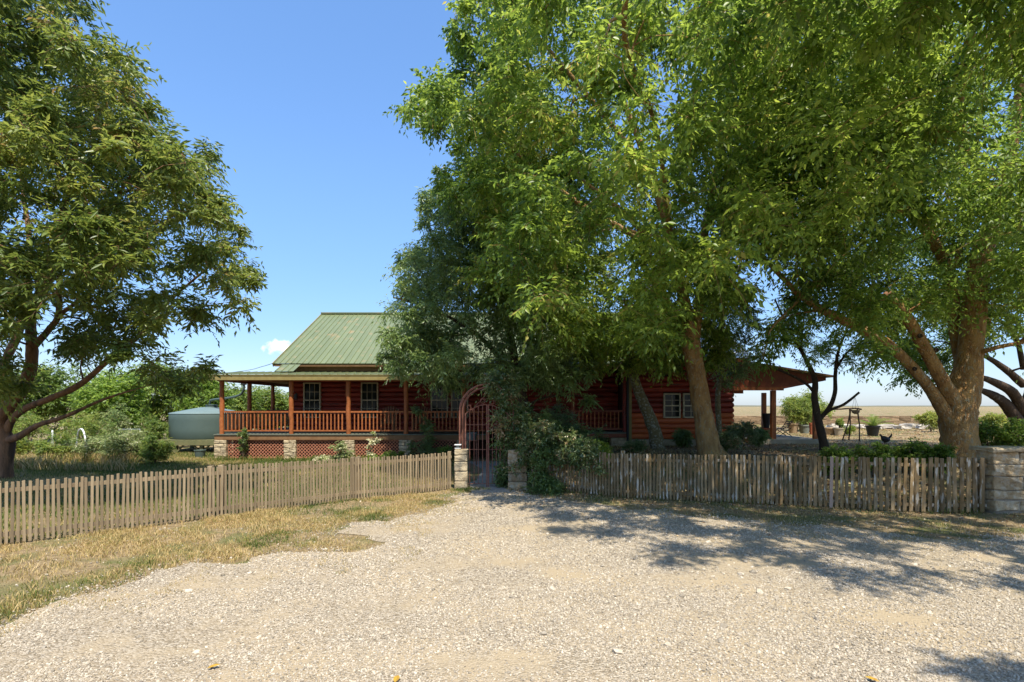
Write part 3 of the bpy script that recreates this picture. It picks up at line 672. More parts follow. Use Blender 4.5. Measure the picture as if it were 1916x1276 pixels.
MB().add([(-9.3,22.3,3.4),(-9.3,32.3,3.4),(-9.3,32.3,3.9),(-9.3,27.3,6.5),(-9.3,22.3,3.9)], [(0,1,2,3,4)]).build('gable_wall', m_brownb, H)
MB().box(-9.1, 9.0, 31.9, 32.1, .2, 3.7).build('rear_wall', m_dark, H)
# wall lantern, entry porch
wl = MB(); wl.box(-8.99,-8.87,WY-.24,WY-.14,2.3,2.5); wl.box(-8.96,-8.90,WY-.14,WY-.07,2.5,2.54); wl.build('wall_lantern', m_black, H)
EPY = 20.9
MB().box(2.2, 4.55, EPY-.1, WY-.1, .93, .98).build('entry_deck', m_deck, H)
MB().box(2.2, 4.5, EPY-.06, EPY-.02, .78, .925).build('rim_board', m_stain, H)
post(2.38, EPY, .98, 3.4, .08, m_stain); post(4.40, EPY-.02, .98, 3.4, .075, m_log)
railing((2.46, EPY), (4.32, EPY), .98, .16, m_stain)
pier(3.85, 4.5, EPY-.1, .2, .775, 71, m_stone)
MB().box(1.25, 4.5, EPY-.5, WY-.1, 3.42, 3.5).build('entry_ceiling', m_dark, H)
MB().box(4.57, 4.67, 20.84, 20.92, .6, 3.6).build('corner_board', m_fascia, H)
MB().tube([(4.5,20.8,3.4),(4.5,20.8,.62),(4.56,20.72,.55),(4.72,20.65,.53)], .045, 8).build('downspout', m_black, H, True)
# right wing
RW = 21.0
wr = [(5.92,6.58,1.50,2.55),(6.68,7.3,1.50,2.55),(5.88,6.2,3.25,3.62)]
MB().box(4.6, 8.66, RW+.005, RW+.2, .3, 3.9).build('wall', m_dark, H)
MB().box(8.50, 8.66, RW+.2, 30, .3, 3.7).build('side_wall', m_log, H)
MB().box(4.6, 8.6, RW-.09, RW-.01, .2, .70).build('foundation', m_slab, H)
wall_logs(4.68, 8.68, RW, .71, 15, .205, wr, m_log, m_log_sunlit)  # lower courses take the log colour with sunlight painted in
for k in range(15): MB().tube([(8.66, RW+.05, .71+.1+k*.205), (8.66, 30, .71+.1+k*.205)], .1, 8).build('log', m_log, H, True)
for w_ in wr[:2]: window(w_[0], w_[1], RW-.03, 1.54, 2.5, 2, rows=2)
window(5.88, 6.2, RW-.03, 3.28, 3.6, 3, rows=3, sash=False)
x = 4.3; w0 = .232
while x < 9.0: seam_panel(x, w0, 20.35, 3.86, 22.3, 4.9, m_roofpale, H, 'wing_roof_panel'); x += w0
MB().box(4.4, 9.1, 20.38, 20.43, 3.7, 3.85).build('fascia', m_stain, H)
MB().box(4.4, 9.0, 20.44, RW-.01, 3.80, 3.82).build('soffit', m_stain, H)
# patio cover at the right end
PT = 22.5
def prism(poly, y0, y1):
    n = len(poly); vs = [(x, y0, z) for x, z in poly]+[(x, y1, z) for x, z in poly]
    return MB().add(vs, [tuple(range(n)), tuple(range(n, 2*n))[::-1]]+[(i, (i+1)%n, n+(i+1)%n, n+i) for i in range(n)])
prism([(8.8,2.72),(11.35,2.72),(13.2,3.08),(13.2,3.2),(8.8,3.93)], PT-.03, PT+.03).build('gable_boards', m_stain, H)
prism([(8.8,2.66),(11.4,2.66),(11.4,2.80),(8.8,2.80)], PT-.09, PT-.04).build('patio_beam', m_rail, H)
prism([(8.75,3.96),(13.35,3.20),(13.35,3.28),(8.75,4.04)], PT-.35, 27.5).build('patio_roof', m_brownb, H)
for k in range(7): y = PT+.5+k*.7; prism([(8.8,3.80),(13.2,3.07),(13.2,3.195),(8.8,3.925)], y, y+.07).build('rafter', m_stain, H)
for (px, Y) in ((1448, 22.5), (1430.5, 26.2)): x = (px-CX)*Y/F; MB().box(x-.095,x+.095,Y-.02,Y+.16,.6,2.66).build('patio_post', m_rail, H, bevel=.01)
x = (1527-CX)*.0225; MB().box(x-.08,x+.08,PT,PT+.16,.6,3.0).build('patio_post', m_rail, H, bevel=.01)
MB().box(10.0, 13.1, 22.1, 28, .3, .62).build('patio_slab', m_slab, H)
MB().box(8.8, 11.3, 26.1, 26.25, 2.62, 2.78).build('patio_beam', m_rail, H)

# ------------------------------------------------------------------ things by the porch
def fan_chair(x, y, z, label):
    t = thing('porch_chair', label, 'chair', (x,y,z), 'fan-backed chairs on the front porch')
    for sx in (-1,1):
        MB().box(x+sx*.24-.02,x+sx*.24+.02,y-.22,y-.18,z,z+.55).build('leg', m_chairw, t); MB().box(x+sx*.24-.02,x+sx*.24+.02,y+.2,y+.24,z,z+.55).build('leg', m_chairw, t)
        MB().box(x+sx*.27-.04,x+sx*.27+.04,y-.26,y+.26,z+.552,z+.575).build('armrest', m_chairw, t)
    for k in range(5): MB().box(x-.22,x+.22,y-.22+k*.085,y-.15+k*.085,z+.36,z+.38).build('seat_slat', m_chairw, t)
    for k in range(7):
        a = (k-3)*.085; h = .72-.035*abs(k-3)**1.5*.6; MB().bar((x+(k-3)*.05, y+.2, z+.34), (x+(k-3)*.05+math.sin(a)*h, y+.34, z+.34+h*math.cos(a)), .045, .014, (0,1,0)).build('back_slat', m_chairw, t)
fan_chair((728-CX)*.0212, 21.2, DZ, 'fan-backed wooden chair under the porch left of the fourth post')
fan_chair((787-CX)*.0212, 21.2, DZ, 'fan-backed wooden chair under the porch right of the fourth post')
def iron_chair(x, y, z, label, rot=0, group=None, h=.95):
    t = thing('iron_chair', label, 'chair', (x,y,z), group)
    for sx in (-1,1):
        for sy in (-1,1): MB().bar((x+sx*.2,y+sy*.2,z),(x+sx*.19,y+sy*.19,z+.43),.022,.022).build('leg', m_black, t)
        MB().tube([(x+sx*.22,y-.2,z+.43),(x+sx*.23,y-.18,z+.64),(x+sx*.23,y+.22,z+.66)],.012,6).build('armrest', m_black, t)
    MB().lathe((x,y,z+.42),[(.05,0),(.23,0),(.24,.015),(.05,.02)],16).build('seat', m_black, t)
    MB().tube([(x-.2,y+.2,z+.43),(x-.22,y+.26,z+h-.1),(x,y+.28,z+h),(x+.22,y+.26,z+h-.1),(x+.2,y+.2,z+.43)],.014,6).build('back_frame', m_black, t)
    for k in range(-3,4): MB().bar((x+k*.05,y+.22,z+.44),(x+k*.052,y+.275,z+h-.03-abs(k)*.02),.014,.01).build('back_bar', m_black, t)
    for k in range(3): MB().bar((x-.2,y+.24,z+.58+k*.1),(x+.2,y+.24,z+.58+k*.1),.012,.012).build('back_rail', m_black, t)
g_ = 'black iron chairs on the side porch'
iron_chair(-10.2, 22.9, DZ, 'black iron chair at the side porch, nearest the corner bay', 0, g_)
iron_chair(-9.65, 23.1, DZ, 'black iron chair on the side porch, close to the log wall', 0, g_)
tb = thing('iron_table', 'small round black iron table between the side porch chairs', 'table', (-9.95,23.9,DZ))
MB().lathe((-9.95,23.9,DZ+.7),[(.01,0),(.36,0),(.36,.025),(.01,.025)],20).build('tabletop', m_black, tb)
MB().tube([(-9.95,23.9,DZ),(-9.95,23.9,DZ+.7)],.03,8).build('pedestal', m_black, tb)
# tank on its platform
tk = thing('water_tank', 'round grey-green rainwater tank with shallow cone top beside the porch', 'tank', (-13.75,24.2,.5))
MB().lathe((-13.75,24.2,.58),[(1.5,0),(1.52,.03),(1.52,.4),(1.52,.8),(1.52,1.06),(1.50,1.10)],48).build('body', m_tank, tk, True)
MB().lathe((-13.75,24.2,1.675),[(1.53,0),(1.5,.03),(.75,.19),(.30,.28),(.01,.29)],48).build('lid', m_tanktop, tk, True)
MB().lathe((-13.6,24.2,1.93),[(.24,0),(.24,.1),(.26,.11),(.26,.14),(.01,.16)],20).build('cap', m_tank, tk, True)
pf = thing('tank_platform', 'mossy green timber platform on braced legs carrying the water tank', 'platform', (-13.9,24,0))
for k in range(13): MB().box(-15.55+k*.25,-15.32+k*.25,22.5,25.9,.53,.575).build('board', m_oldgreen, pf)
MB().box(-15.6,-12.3,22.44,22.49,.36,.545).build('beam', m_oldgreen, pf); MB().box(-15.6,-12.3,25.7,25.75,.36,.525).build('beam', m_oldgreen, pf)
for x in (-15.3,-14.2,-13.1): 
    for y in (22.52, 25.5): MB().box(x-.07,x+.07,y,y+.13,-.05,.36).build('leg', m_oldgreen, pf)
    for s_ in (-1,1): MB().bar((x+s_*.04,22.56,.06),(x+s_*.34,22.56,.36),.06,.06).build('brace', m_oldgreen, pf)
dp = thing('downpipe', 'grey-green gutter pipe curving from the porch roof over to the water tank', 'pipe', (-12,22.8,2.6))
pts = [P(456,715,23),P(456,727,23),P(450,738,23.1),P(430,744,23.4),P(398,748,24),P(393,753,24.1),P(392,768,24.2)]
MB().tube(cr(pts,5)[:, :3], .05, 8).build('pipe', m_tank, dp, True)
MB().box(pts[0].x-.09,pts[0].x+.09,22.92,23.08,2.92,3.1).build('gutter_outlet', m_black, dp)
bk = thing('bucket', 'dull green plastic bucket on the grass in front of the tank platform', 'bucket', (-12.2,20.9,0))
z0 = G(-12.2,20.9); MB().lathe((-12.2,20.9,z0),[(.16,0),(.2,.27),(.215,.275),(.215,.3),(.19,.3),(.17,.2),(.01,.19)],20).build('pail', m_tank, bk, True)
MB().tube([(-12.2+.2*math.cos(t),20.88-.1*math.sin(t),z0+.29-.02*math.sin(t)) for t in np.linspace(0,math.pi,9)],.006,5).build('handle', m_black, bk)
for i,(px0,px1,py,lab) in enumerate(((80,116,806,'left of the two white plastic garden hoops standing in the weeds'),(114,165,803,'right of the two white plastic garden hoops, the wider one'))):
    Y = 19.5; a = P(px0,840,Y); b = P(px1,840,Y); c0 = (a+b)/2; r0 = (b-a).length/2; top = P(0,py,Y).z
    pts = [(c0.x-r0*math.cos(t), Y+i*.3+.4*math.cos(t), .2+(top-.2)*math.sin(t)**.7) for t in np.linspace(0.0,math.pi,17)]
    pts[0] = (pts[0][0],pts[0][1],-.05); pts[-1] = (pts[-1][0],pts[-1][1],-.05)
    tag(MB().tube(pts,.028,7).build('garden_hoop', m_white, None, True), lab, 'hoop', 'white garden hoops')
wfm = thing('wire_frame', 'low grey tube-framed mesh panel standing among the garden weeds', 'panel', (-15.6,21.6,0))
a = P(223,803,21.6); b = P(262,803,21.6)
MB().tube([(a.x,21.6,0),a,b,(b.x,21.6,0)],.022,6).build('frame', m_roofpale, wfm)
mb = MB(); 
for k in range(1,9): x = a.x+(b.x-a.x)*k/9; mb.bar((x,21.6,.05),(x,21.6,a.z),.006,.006)
for k in range(1,8): z = .05+(a.z-.05)*k/8; mb.bar((a.x,21.6,z),(b.x,21.6,z),.006,.006)
mb.build('mesh', m_roofpale, wfm)
tag(MB().tube(cr([P(519,677,22),P(490,686,25),P(455,694,30),P(380,702,42)],6)[:,:3],.012,5).build('power_line', m_black, None), 'thin dark power line running from the roof corner to the left', 'wire')
# tub on stand behind the gate
ts = thing('plant_stand', 'rust-red metal stand holding the tin tub behind the gate', 'stand', (-1.37,17.6,0))
for sx in (-1,1):
    for sy in (-1,1): MB().bar((-1.37+sx*.2,17.6+sy*.12,0),(-1.37+sx*.2,17.6+sy*.12,.86),.03,.03).build('leg', m_iron, ts)
MB().box(-1.6,-1.14,17.45,17.75,.862,.89).build('top', m_iron, ts)
tub = thing('tin_tub', 'oval grey tin tub standing on the rust-red stand behind the gate', 'tub', (-1.37,17.6,.892))
MB().lathe((-1.37,17.6,.893),[(.17,0),(.21,.2),(.225,.205),(.225,.23),(.2,.23),(.19,.17),(.01,.16)],24).build('bowl', m_galv, tub, True)

# ------------------------------------------------------------------ foliage engine
def leaf_geo(p, a, nrm, l, w, tint, V, T, Fl, base):
    b = np.cross(a, nrm); b /= np.linalg.norm(b, axis=1)[:,None]+1e-9; nn = np.cross(b, a)
    c = p+a*(l*.45)[:,None]
    v0 = p; v1 = c+b*(w/2)[:,None]+nn*(w*.16)[:,None]; v2 = p+a*l[:,None]-nn*(l*.10)[:,None]; v3 = c-b*(w/2)[:,None]+nn*(w*.16)[:,None]
    V.append(np.stack([v0,v1,v2,v3],1).reshape(-1,3)); T.append(np.repeat(tint,4))
    k = base+np.arange(len(p))[:,None]*4; Fl.append(np.concatenate([k+[0,1,2],k+[0,2,3]],0)); return base+4*len(p)
def unit(n):
    v = rng.normal(size=(n,3)); return v/np.linalg.norm(v,axis=1)[:,None]
def foliage(C, Rr, tw, lv, ll, lw, ct, droop=.5, spread=.85, flat=.0, tj=.16, tdir=None):
    """C clump centres, Rr radii, tw twigs per clump, lv leaves per twig; returns leaf mesh data + twigs"""
    n = len(C); m = n*tw; c = np.repeat(C, tw, 0); r = np.repeat(Rr, tw)
    d = unit(m); d[:,2] = d[:,2]*.75-.05
    if tdir is not None: d += np.repeat(tdir, tw, 0)*.7
    d /= np.linalg.norm(d,axis=1)[:,None]
    s = c+unit(m)*(r*.30*rng.random(m))[:,None]; Ln = r*(.55+.55*rng.random(m))
    V=[];T=[];Fl=[];base=0; ct_t = np.repeat(ct, tw)+rng.normal(0,tj*.6,m)
    side = np.cross(d, np.array([0,0,1.])); side /= np.linalg.norm(side,axis=1)[:,None]+1e-9
    for k in range(lv):
        t = (.12+.88*(k+rng.random(m)*.8)/lv); q = Ln*t
        p = s+d*q[:,None]; p[:,2] -= droop*.45*q*q/np.maximum(r,.3)
        tan = d.copy(); tan[:,2] -= droop*.9*q/np.maximum(r,.3)
        sg = np.where((k+rng.integers(0,2,m))%2==0,1,-1)[:,None]
        a = tan*.55+side*sg*spread+rng.normal(0,.32,(m,3)); a[:,2] -= .25+.3*droop; a /= np.linalg.norm(a,axis=1)[:,None]
        nr = rng.normal(0,.75,(m,3)); nr[:,2] += 1.0
        l = ll*(.5+.9*rng.random(m)); w = lw*(.7+.5*rng.random(m))
        base = leaf_geo(p, a, nr, l, w, np.clip(ct_t+rng.normal(0,tj,m),0,1), V, T, Fl, base)
    e = s+d*Ln[:,None]; e[:,2] -= droop*.45*Ln*Ln/np.maximum(r,.3)
    return np.concatenate(V), np.concatenate(Fl), np.concatenate(T), (s, e)
def twig_tubes(s, e, r0, V, Fc, base):
    n = len(s); d = e-s; d /= np.linalg.norm(d,axis=1)[:,None]+1e-9; u = np.cross(d, [0.3,.2,1.]); u /= np.linalg.norm(u,axis=1)[:,None]+1e-9; w = np.cross(d,u)
    mid = (s+e)/2+np.array([0,0,1.])*(np.linalg.norm(e-s,axis=1)*.10)[:,None]; rings = []
    for q, r in ((s,r0),(mid,r0*.7),(e,r0*.3)):
        for j in range(3): a = j*2.0944; rings.append(q+(u*math.cos(a)+w*math.sin(a))*r)
    V.append(np.stack(rings,1).reshape(-1,3)); k = base+np.arange(n)[:,None]*9
    for i in (0,3):
        for j in range(3): jj=(j+1)%3; Fc.append(k+[i+j,i+jj,i+3+jj,i+3+j])
    return base+9*n
def limbs_to_arrays(limbs, k=5):
    nodes = []; 
    for l in limbs: nodes.append(cr(l, k))
    return nodes
def branches(C, nodes, rb=.03, seed=1, side=5):
    """thin branches linking each clump centre to the skeleton or to an earlier clump"""
    q = random.Random(seed); pts = np.vstack([n[len(n)//4:, :3] for n in nodes]); rad = np.concatenate([n[len(n)//4:, 3] for n in nodes])
    order = np.argsort([np.min(np.linalg.norm(pts-c,axis=1)) for c in C]); mb = MB()
    for i in order:
        c = C[i]; dd = np.linalg.norm(pts-c,axis=1)+np.where(pts[:,2]>c[2]+.3, 1.2, 0); j = int(np.argmin(dd)); a = pts[j]; L0 = np.linalg.norm(c-a)
        if L0 < .05: continue
        r0 = min(rad[j]*.75, rb*(.6+.35*L0)); m1 = a+(c-a)*.35+np.array([q.gauss(0,.08),q.gauss(0,.08),.10])*L0; m2 = a+(c-a)*.7+np.array([q.gauss(0,.06),q.gauss(0,.06),.10])*L0
        cur = cr([(*a,r0),(*m1,r0*.75),(*m2,r0*.5),(*c,r0*.28+.003)],3); mb.tube(cur[:,:3], list(cur[:,3]), side, caps=False)
        pts = np.vstack([pts, cur[2:,:3]]); rad = np.concatenate([rad, cur[2:,3]])
    return mb
def sun_clear(p, r_):
    k = (p[:,2]-.6)/sd.z; x = p[:,0]-sd.x*k; y = p[:,1]-sd.y*k
    pil = (x > -9) & (x < -.75) & (y < 13.6)                       # the left pillar and the left fence stand in the sun
    vine = (x > -.3) & (x < 2.2) & (y > 12.0) & (y < 13.4) & (r_.random(len(p)) < .8)
    return ~(pil | vine)
def clumps(n, ells, rad, poly=None, holes=(), zmin=2.2, shell=.45, inset=.55, ymin=0, big=1., seed=0, ymax=99):
    r_ = np.random.default_rng(seed+100); out_ = []; rs = []; tries = 0; w = np.array([e[6] if len(e)>6 else 1 for e in ells],float); w /= w.sum()
    poly = np.array(poly) if poly is not None else None
    while len(out_) < n and tries < 400:
        tries += 1; m = 400; k = r_.choice(len(ells), m, p=w); E = np.array([e[:6] for e in ells])[k]
        d = r_.normal(size=(m,3)); d /= np.linalg.norm(d,axis=1)[:,None]; rr = (shell**3+(1-shell**3)*r_.random(m))**(1/3)
        p = E[:,:3]+d*rr[:,None]*E[:,3:6]; R0 = rad*(.7+.6*r_.random(m)); ok = (p[:,2] > zmin) & (p[:,1] > ymin) & (p[:,1] < ymax) & ((p[:,0] < -4.5) | sun_clear(p, r_))
        Y = np.maximum(p[:,1], .5); px = CX+p[:,0]*F/Y; py = HY-(p[:,2]-CH)*F/Y; rp = R0*F/Y*inset
        inf = (px > -60) & (px < 1976) & (py > -90)
        if poly is not None:
            good = np.ones(m, bool)
            for ox, oy in ((0,0),(1,0),(-1,0),(0,1),(0,-1),(.7,.7),(-.7,.7),(.7,-.7),(-.7,-.7)):
                good &= inside(np.column_stack([px+ox*rp, py+oy*rp]), poly)
            for h in holes:
                yl = h[4] if len(h) > 4 else 99; good &= ~((((px-h[0])/(h[2]+rp*.9))**2+((py-h[1])/(h[3]+rp*.9))**2 < 1) & (Y < yl))
            ok &= good | ~inf
        ok &= ~((py < -90) & (p[:,2] > 10.0) & (r_.random(m) < .78))
        for i in np.nonzero(ok)[0]:
            if len(out_) >= n: break
            if out_ and np.min(np.linalg.norm(np.array(out_)-p[i],axis=1)) < R0[i]*.5: continue
            out_.append(p[i]); rs.append(R0[i])
    return np.array(out_), np.array(rs)
NTRI = [0]
def tree(name, label, base, limbs, bark, C, Rr, tw, lv, ll, lw, lm, ct=.5, cv=.18, droop=.5, rb=.03, group=None, twf=.25, cat='tree', sides=12, seed=1, trunk=True, tr=.006):
    root = thing(name, label, cat, base, group); nodes = limbs_to_arrays(limbs)
    if trunk:
        mb = MB()
        for i, nd in enumerate(nodes): mb.tube(nd[:,:3], list(nd[:,3]), sides, .06, seed=i)
        mb.build('trunk', bark, root, True)
    V, Fl, T, (s, e) = foliage(C, Rr, tw, lv, ll, lw, np.clip(ct+np.random.default_rng(seed).normal(0,cv,len(C)),.05,.9), droop)
    mb = branches(C, nodes, rb, seed); VV = [np.array([tuple(v) for v in mb.v])] if mb.v else []; b0 = len(mb.v)
    pick = rng.random(len(s)) < twf; Fq = [np.array(mb.f)] if mb.f else []
    twig_tubes(s[pick], e[pick], tr, VV, Fq, b0)
    link('branches', fastmesh('branches', np.concatenate(VV), np.concatenate(Fq), smooth=True), m_twig if bark is None else bark, root, (0,0,0))
    o = link('crown', fastmesh('crown', V, Fl, T), lm, root, (0,0,0)); o['kind'] = 'stuff'
    NTRI[0] += len(Fl); print(name, 'clumps', len(C), 'leaves', len(Fl)//2); return root
def Q(px, py, Y, r): q = P(px, py, Y); return (q.x, q.y, q.z, r)
def W4(px, py, Y, wpx): return Q(px, py, Y, wpx*Y/F/2*math.cos(math.atan((px-CX)/F))*.97)

# --- left tree
polyL = [(-400,-400),(150,-400),(195,-20),(215,40),(275,85),(290,150),(312,195),(318,245),(360,243),(410,268),(438,318),(424,372),(452,408),(478,450),(500,490),(508,550),(470,592),(420,602),(392,620),(420,640),(405,672),(412,705),(345,752),(250,765),(140,770),(60,800),(-400,800)]
lim = [[W4(8,905,14.5,44),W4(9,870,14.5,34),W4(12,825,14.5,36),W4(0,785,14.4,30),W4(36,737,14.2,30),W4(57,690,14,28),W4(60,648,13.9,26),W4(58,600,13.8,22),W4(78,540,13.6,21),W4(108,480,13.5,19),W4(118,400,13.4,16),W4(133,330,13.3,13),W4(150,210,13.2,9),W4(150,90,13,6)],
       [W4(12,825,14.5,28),W4(38,815,14.3,22),W4(72,795,14.1,16),W4(120,780,13.8,12),W4(200,745,13.5,7),W4(300,715,13,2)],
       [W4(2,790,14.5,24),W4(-12,735,14.6,26),W4(8,680,14.8,25),W4(36,618,15,24),W4(50,550,15.1,18),W4(55,450,15.2,15),W4(40,320,15.3,11),W4(45,150,15.4,6)],
       [W4(62,650,13.9,22),W4(93,615,13.8,18),W4(110,585,13.7,17),W4(113,500,13.6,14),W4(135,455,13.4,10),W4(200,400,13,7),W4(260,300,12.7,4)],
       [W4(10,815,14.5,24),W4(22,786,14.4,23),W4(50,763,14.3,20),W4(95,745,14,19),W4(140,725,13.7,18),W4(180,695,13.4,16),W4(212,662,13.1,14),W4(256,632,12.9,12),W4(285,598,12.7,10),W4(320,560,12.5,8),W4(390,500,12.2,5)],
       [W4(110,590,13.7,13),W4(150,560,13.4,11),W4(205,510,13.2,8),W4(300,430,12.8,5),W4(350,330,12.6,4)],
       [W4(118,420,13.4,10),W4(160,350,13.2,8),W4(215,270,13,5),W4(260,170,12.8,3)]]
lim = [lim[0]]+[[(q_[0],q_[1],q_[2],q_[3]*.8) for q_ in l_] for l_ in lim[1:]]
C, Rr = clumps(430, [(-10.0,11.4,6.6,5.0,3.2,5.7)], .60, polyL, [(390,640,12,14),(30,420,16,12),(330,225,10,20),(75,640,24,60),(30,762,20,16),(205,682,45,10),(100,150,8,14),(70,330,8,10),(330,620,10,10),(250,540,6,8)], zmin=2.3, shell=.25, seed=1, inset=.6)
C2, R2 = clumps(80, [(-10.0,11.4,6.4,5.2,3.2,5.9)], .38, polyL, (), zmin=2.3, shell=.80, seed=21, inset=.3)
C = np.vstack([C,C2]); Rr = np.concatenate([Rr,R2])
tree('broadleaf_tree', 'tall glossy-leaved tree with several reddish stems at the left edge', (-13.8,14.5,0), lim, m_barkA, C, Rr, 26, 11, .155, .050, m_leafA, .42, .16, .3, .03, twf=.3, seed=2)

# --- the great centre tree
polyC = [(900,-400),(872,-10),(845,20),(860,45),(825,62),(832,88),(868,105),(815,128),(775,148),(752,205),(788,248),(850,256),(852,300),(800,318),(800,360),(860,420),(900,470),(845,480),(840,520),(880,540),(900,600),(960,640),(1000,650),(1060,660),(1120,690),(1180,700),(1260,690),(1330,640),(1390,560),(1440,520),(1600,420),(2400,420),(2400,-400)]
limC = [[W4(1333,862,16.5,70),W4(1326,835,16.5,48),W4(1316,780,16.5,39),W4(1303,700,16.5,36),W4(1292,640,16.4,38),W4(1290,600,16.3,24),W4(1275,540,16,20),W4(1250,430,15.6,17),W4(1210,300,15,14),W4(1150,150,14.5,9)],
        [W4(1296,640,16.4,26),W4(1306,580,16.4,20),W4(1313,520,16.4,18),W4(1318,440,16.3,16),W4(1345,300,16,13),W4(1370,150,15.5,9)],
        [W4(1280,560,16.1,14),W4(1230,470,15,12),W4(1170,400,13.5,9),W4(1080,330,12,5)],
        [W4(1262,480,15.8,14),W4(1150,420,15.2,11),W4(1040,350,14.6,8),W4(940,260,14,5),W4(860,180,13.8,3)],
        [W4(1215,320,15.1,12),W4(1100,180,14.2,9),W4(1000,60,13.4,6)],
        [W4(1345,300,16,10),W4(1400,150,13,9),W4(1400,0,10.5,7),(4.2,8.3,9.5,.04)],
        [W4(1255,450,15.6,14),W4(1230,250,12.5,9),(1.9,9,8.2,.05),(1.8,7.2,8.8,.02)]]
CC, RC = clumps(600, [(3.1,13.4,8.2,6.5,6.2,7.0)], .85, polyC, [(1255,150,9,12),(1010,100,4,5),(1302,620,12,50,16.4)], zmin=3.2, shell=.45, seed=3, ymin=7.0)
C2, R2 = clumps(90, [(2.6,13,8.4,6.8,6.0,7.4)], .45, polyC, (), zmin=4, shell=.85, seed=31, inset=.0, ymin=8.5)
E = [(788,200,.42),(800,172,.40),(812,225,.45),(835,160,.5),(845,205,.5),(868,130,.45),(858,55,.42),(866,20,.42),(872,88,.45),(880,250,.5),(830,335,.5),(845,370,.55),(880,330,.6)]
CC = np.vstack([CC, C2, [tuple(P(a,b,13.2+.3*(i%3))) for i,(a,b,c_) in enumerate(E)]]); RC = np.concatenate([RC, R2, [e[2]*1.15 for e in E]])
tree('elm_tree', 'huge bright green elm whose upright golden trunk stands behind the weathered fence', (6.05,16.5,.45), limC, m_barkB, CC, RC, 30, 12, .135, .062, m_leafB, .50, .2, .55, .035, twf=.16, seed=4)

# --- darker ash at the centre left
polyA = [(870,230),(838,290),(798,322),(782,398),(800,440),(742,455),(722,500),(716,555),(698,562),(706,600),(732,625),(698,642),(722,668),(740,705),(790,728),(800,765),(845,778),(880,728),(930,720),(1010,745),(1060,770),(1100,770),(1120,650),(1120,200)]
limA = [[(.55,17.8,.3,.2),(.5,17.7,1.4,.17),(.2,17.5,3,.15),(-.2,17.2,5,.11),(-.6,17,7.5,.06)],[(.3,17.6,2.4,.10),(-.8,17,4,.07),(-2.4,16.6,5,.04),(-3.6,16.2,5.3,.02)],[(.3,17.6,2.6,.09),(1.5,17,4,.07),(2.4,16.6,5.2,.04)]]
CA, RA = clumps(260, [(-.6,16.9,5.0,3.9,2.6,4.8)], .72, polyA, (), zmin=2.5, shell=.4, seed=5, inset=.6, ymax=19)
C2, R2 = clumps(36, [(-.9,16.4,4.9,4.0,2.4,4.8)], .40, polyA, (), zmin=2, shell=.85, seed=51, inset=.0, ymax=18)
CA = np.vstack([CA, C2]); RA = np.concatenate([RA, R2])
tree('ash_tree', 'dark green ash tree with long narrow leaflets overhanging the porch roof', (.55,17.8,.2), limA, m_barkC, CA, RA, 30, 12, .15, .042, m_leafC, .5, .2, .6, .03, twf=.15, seed=6)

# --- big right tree
polyR = [(1330,-400),(1330,380),(1385,440),(1400,500),(1440,560),(1400,600),(1390,660),(1430,690),(1500,640),(1560,600),(1620,690),(1680,700),(1700,640),(1760,620),(1850,640),(1860,720),(1980,700),(2600,700),(2600,-400)]
limR = [[W4(1800,872,15.5,120),W4(1797,850,15.5,92),W4(1795,815,15.5,78),W4(1792,770,15.5,80),W4(1803,730,15.5,72),W4(1815,660,15.5,54),W4(1822,580,15.5,52),W4(1832,500,15.4,48),W4(1848,440,15.2,42),W4(1866,380,15,30),W4(1900,250,14.5,22),W4(1910,80,14,14)],
        [W4(1785,800,15.5,52),W4(1762,762,15.4,42),W4(1738,725,15.2,34),W4(1700,680,15,32),W4(1655,640,14.8,31),W4(1600,610,14.7,27),W4(1555,588,14.6,24),W4(1500,555,14.5,18),W4(1465,520,14.4,14),W4(1425,480,14.3,11),W4(1380,440,14.2,7)],
        [W4(1790,760,15.4,52),W4(1762,710,15.1,42),W4(1735,660,14.9,38),W4(1708,612,14.7,34),W4(1680,572,14.5,31),W4(1660,549,14.4,27)],
        [W4(1806,700,15.9,38),W4(1788,620,16,34),W4(1780,540,16,32),W4(1768,490,15.9,30),W4(1738,440,15.6,28),W4(1712,405,15.4,24),W4(1660,385,15.1,15),W4(1600,372,14.9,9)],
        [W4(1790,500,15.9,18),W4(1800,440,15.8,17),W4(1815,380,15.6,15),W4(1790,250,15.3,11),W4(1740,100,15,8)],
        [W4(1828,575,15.4,20),W4(1870,545,15,17),W4(1930,520,14.6,14),W4(2050,470,14,9)],
        [W4(1822,665,15.4,16),W4(1865,650,15,13),W4(1935,635,14.7,11),W4(2050,600,14.2,6)],
        [W4(1845,500,15.2,20),W4(1880,485,14.8,16),W4(1950,465,14.2,12)],
        [W4(1866,380,15,22),W4(1800,250,12.5,16),(7.8,9.0,8.6,.09),(6.9,7.0,8.6,.05),(5.9,5.0,8.0,.025)],
        [W4(1870,360,15,18),(12.5,11.5,9.0,.09),(12.2,8.4,10,.05)],
        [W4(1712,405,15.4,16),W4(1620,250,14.4,12),W4(1560,100,13.4,8)]]
HR = [(1425,500,22,18),(1600,640,10,8),(1828,530,14,70,15.8),(1700,600,22,40,15.2),(1735,450,22,22,15.6),(1560,590,30,8,14.8)]
limR = [limR[0]]+[[(q_[0],q_[1],q_[2],q_[3]*(.74 if i_ in (0,1) else .85)) for q_ in l_] for i_, l_ in enumerate(limR[1:])]
CR, RR = clumps(560, [(11,13.2,9.0,7.4,7.0,6.2,1.3),(9.6,14.6,6.6,5.2,4.2,3.4,.6)], .88, polyR, HR, zmin=3.0, shell=.5, seed=7, ymin=6.6)
C2, R2 = clumps(50, [(10,13,8,7.6,7.2,5.6)], .45, polyR, HR, zmin=3.0, shell=.85, seed=71, inset=.25, ymin=8.5)
